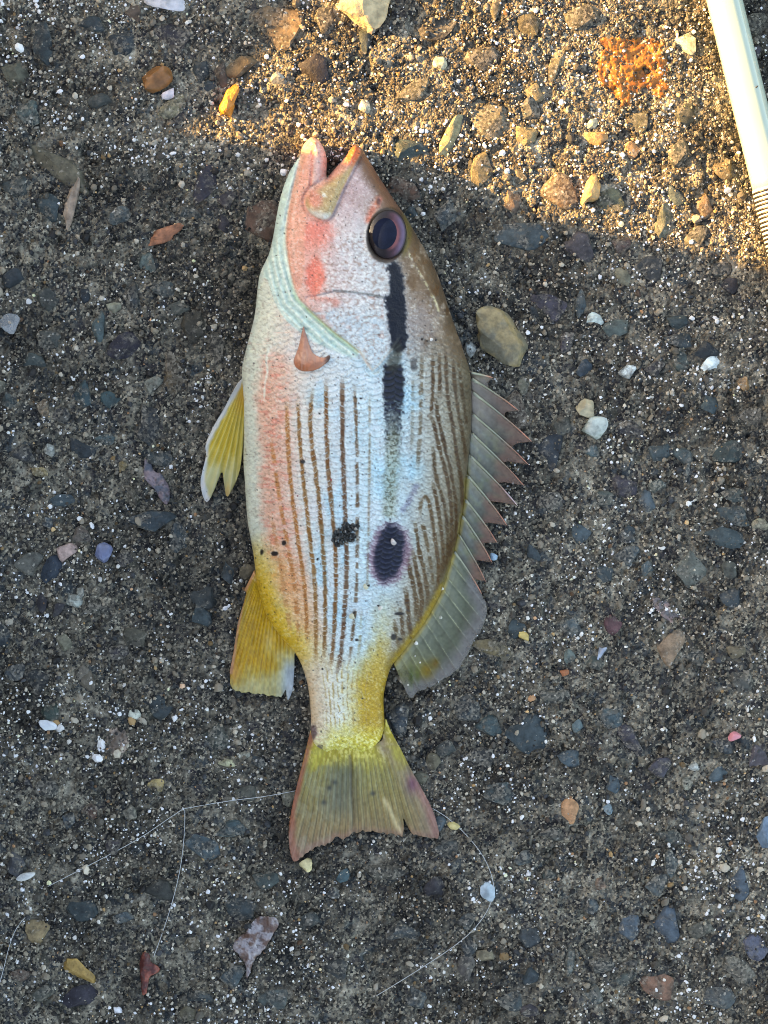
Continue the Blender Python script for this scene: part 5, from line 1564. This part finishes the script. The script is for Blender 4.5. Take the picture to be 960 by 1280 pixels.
# dried scraps: thin crumpled skins lying on the concrete
M_SCRAP = vc_material('dried_skin', 0.4, 0.15, 0.0, 1500, 0.0003, alpha=True)
def scrap(name, cat, label, poly, c1, c2, seed, amp=.8, lift=.7, alpha=.9, dark=(60,50,46), crust=False):
    poly = smooth(ragged(smooth(list(poly) , True, 1).tolist() + [poly[0]], 3.5, 1.8, seed), True, 1)
    def top(P):
        sdv, _ = sdist(P, poly)
        if crust:
            return gz_px(P) + lift + amp * fbm(P[:, 0] / 5, P[:, 1] / 5, seed, 4, .6) - .5 * sstep(9, 0, sdv)
        return np.maximum(gsm(P), gz_px(P) * .6) + lift + amp * fbm(P[:, 0] / 9, P[:, 1] / 9, seed, 4, .6) + .5 * np.sqrt(np.clip(sdv / 6, 0, 1))
    def colf(P):
        n1 = fbm(P[:, 0] / 9, P[:, 1] / 9, seed + 5, 4, .6); n2 = fbm(P[:, 0] / 3, P[:, 1] / 3, seed + 6, 3)
        C = lerp(np.array([c1], float), np.array([c2], float), sstep(-.25, .35, n1)[:, None])
        C = lerp(C, np.array([dark], float), (sstep(.2, .6, n2) * .6)[:, None])
        sdv, _ = sdist(P, poly)
        if crust:
            hol = sstep(-.35, .05, fbm(P[:, 0] / 6, P[:, 1] / 6, seed + 8, 4, .6) + sstep(0, 12, sdv) * .85 - .42)
            return np.concatenate([srgb(np.clip(C * (1 + .2 * n2)[:, None], 5, 250)) * .9, (hol * alpha)[:, None]], 1)
        return np.concatenate([srgb(np.clip(C * (1 + .15 * n2)[:, None], 5, 250)) * .9, (alpha + (1 - alpha) * sstep(0, 5, sdv))[:, None]], 1)
    o = sheet(poly, 1.1, top, thin(.35), colf, name, M_SCRAP, None)
    return tag(o, label, cat)
scrap('skin_scrap', 'scrap', 'crumpled grey and brown dried skin scrap below the tail', [(322,1147),(335,1144),(350,1150),(346,1163),(337,1175),(330,1188),(318,1198),(313,1215),(308,1228),(308,1208),(300,1196),(290,1186),(294,1175),(306,1168),(312,1156)], (172,164,166), (112,86,76), 700, 1.2, .9)
scrap('bait_worm', 'bait', 'reddish brown bait worm piece at the end of the line', [(180,1190),(187,1192),(188,1203),(196,1205),(201,1212),(194,1219),(187,1222),(184,1234),(183,1245),(177,1243),(176,1228),(175,1212),(174,1200)], (150,78,62), (92,44,40), 710, .7, 1.3, 1.0)
scrap('skin_scrap', 'scrap', 'pinkish translucent skin scrap left of the pelvic fin', [(181,574),(188,578),(194,590),(203,592),(212,608),(214,622),(208,634),(200,626),(194,612),(186,604),(178,598)], (150,132,136), (96,100,110), 720, .8, .5, .75)
scrap('crust_patch', 'crust', 'pinkish white crusty patch at the lower left', [(132,908),(146,902),(160,908),(166,920),(163,938),(160,950),(146,952),(134,946),(130,930)], (186,166,148), (120,104,90), 730, .5, .25, 1.0, crust=True)
scrap('crust_patch', 'crust', 'pink and grey crust on the right below the olive stone', [(810,738),(828,744),(842,756),(860,770),(862,778),(848,778),(832,786),(826,776),(816,764),(806,752)], (170,146,138), (112,108,108), 740, .5, .25, 1.0, crust=True)
scrap('rust_patch', 'rust', 'large rusty orange crust in the sunlit upper right', [(748,46),(766,40),(790,44),(815,40),(836,56),(834,80),(842,104),(838,122),(818,128),(806,112),(798,122),(786,140),(768,132),(752,112),(740,96),(746,70)], (184,118,50), (146,90,40), 750, .6, .3, 1.0, (84,58,34), crust=True)

# ------------------------------------------------------------------ grit lying on the fish
def grit_clump(name, spots, label, cat, kind=None, colr=(0.012, 0.012, 0.013)):
    base = stone_mesh('tmp', 55, 2, 6, .2)
    bv = np.array([v.co[:] for v in base.vertices])
    bf = np.array([p.vertices[:] for p in base.polygons])
    V, F, C = [], [], []
    P = np.array([[s[0], s[1]] for s in spots], float)
    Z = body_z(P)[0]
    rgx = np.random.default_rng(8)
    for (s, z) in zip(spots, Z):
        r = s[2]
        ro = rgx.uniform(0, 6.28)
        q = bv * rgx.uniform(.7, 1.2, 3)
        q = np.stack([q[:, 0] * math.cos(ro) - q[:, 1] * math.sin(ro), q[:, 0] * math.sin(ro) + q[:, 1] * math.cos(ro), q[:, 2]], 1)
        x, y, zz = at(s[0], s[1], z / 1000 + r * S * .35)
        F.append(bf + sum(len(k) for k in V))
        V.append(q * r * S + np.array([x, y, zz]))
        C.append(np.tile(np.array([s[3]]), (len(bv), 1)))
    me = np_mesh(name, np.vstack(V), np.vstack(F), False, np.vstack(C))
    o = link(name, me, vc_material(name + '_stuff', .3, .2, 0, 2000, .0001))
    return tag(o, label, cat, kind=kind)
rgc = random.Random(77)
sp = []
CL = smooth([(431,652),(437,656),(448,653),(449,658),(444,663),(446,672),(440,678),(432,676),(426,682),(421,685),(419,679),(415,675),(416,666),(424,661),(428,655)], True, 1)
while len(sp) < 230:
    p = (rgc.uniform(413, 451), rgc.uniform(650, 687))
    if inside(np.array([p]), CL)[0]:
        br = rgc.random()
        cc = (.30, .28, .25) if br > .94 else tuple(np.array((.012, .013, .013)) * rgc.uniform(.5, 3.2))
        sp.append((p[0], p[1], rgc.uniform(1.3, 2.9), cc))
grit_clump('grit_clump', sp, 'clump of black grit stuck on the fish flank beside the dark spot', 'grit')
W_, Y_, D_ = (.72, .68, .60), (.62, .58, .40), (.03, .025, .022)
grit_clump('grit_speck', [(491.5, 677, 4.6, (.55, .50, .47))], 'pale sand grain lying on the dark blotch of the fish', 'grain')
sp2 = [(457,733,4.0,Y_),(461,732,2.2,D_),(476,760,4.2,W_),(473,757,1.8,D_),(440,770,4.6,Y_),(443,766,2.2,D_),(553,736,2.8,(.8,.78,.7)),(520,804,3.2,(.8,.78,.72)),(519,820,1.6,W_),(525,828,1.4,W_),(551,772,2.4,(.5,.5,.42)),
       (539,424,2.6,(.75,.72,.66)),(534,426,2,D_),(545,425,2,D_),(528,424,2,D_),(510,856,2,W_),(444,496,1.5,D_),(403,836,1.6,D_),(453,873,1.8,D_),(430,860,1.5,D_),(372,620,1.6,(.3,.1,.1)),(414,600,1.6,(.4,.05,.05)),(378,577,2.2,D_)]
grit_clump('sand_specks', sp2, 'scattered pale and dark sand specks on the fish skin', 'sand', 'stuff')
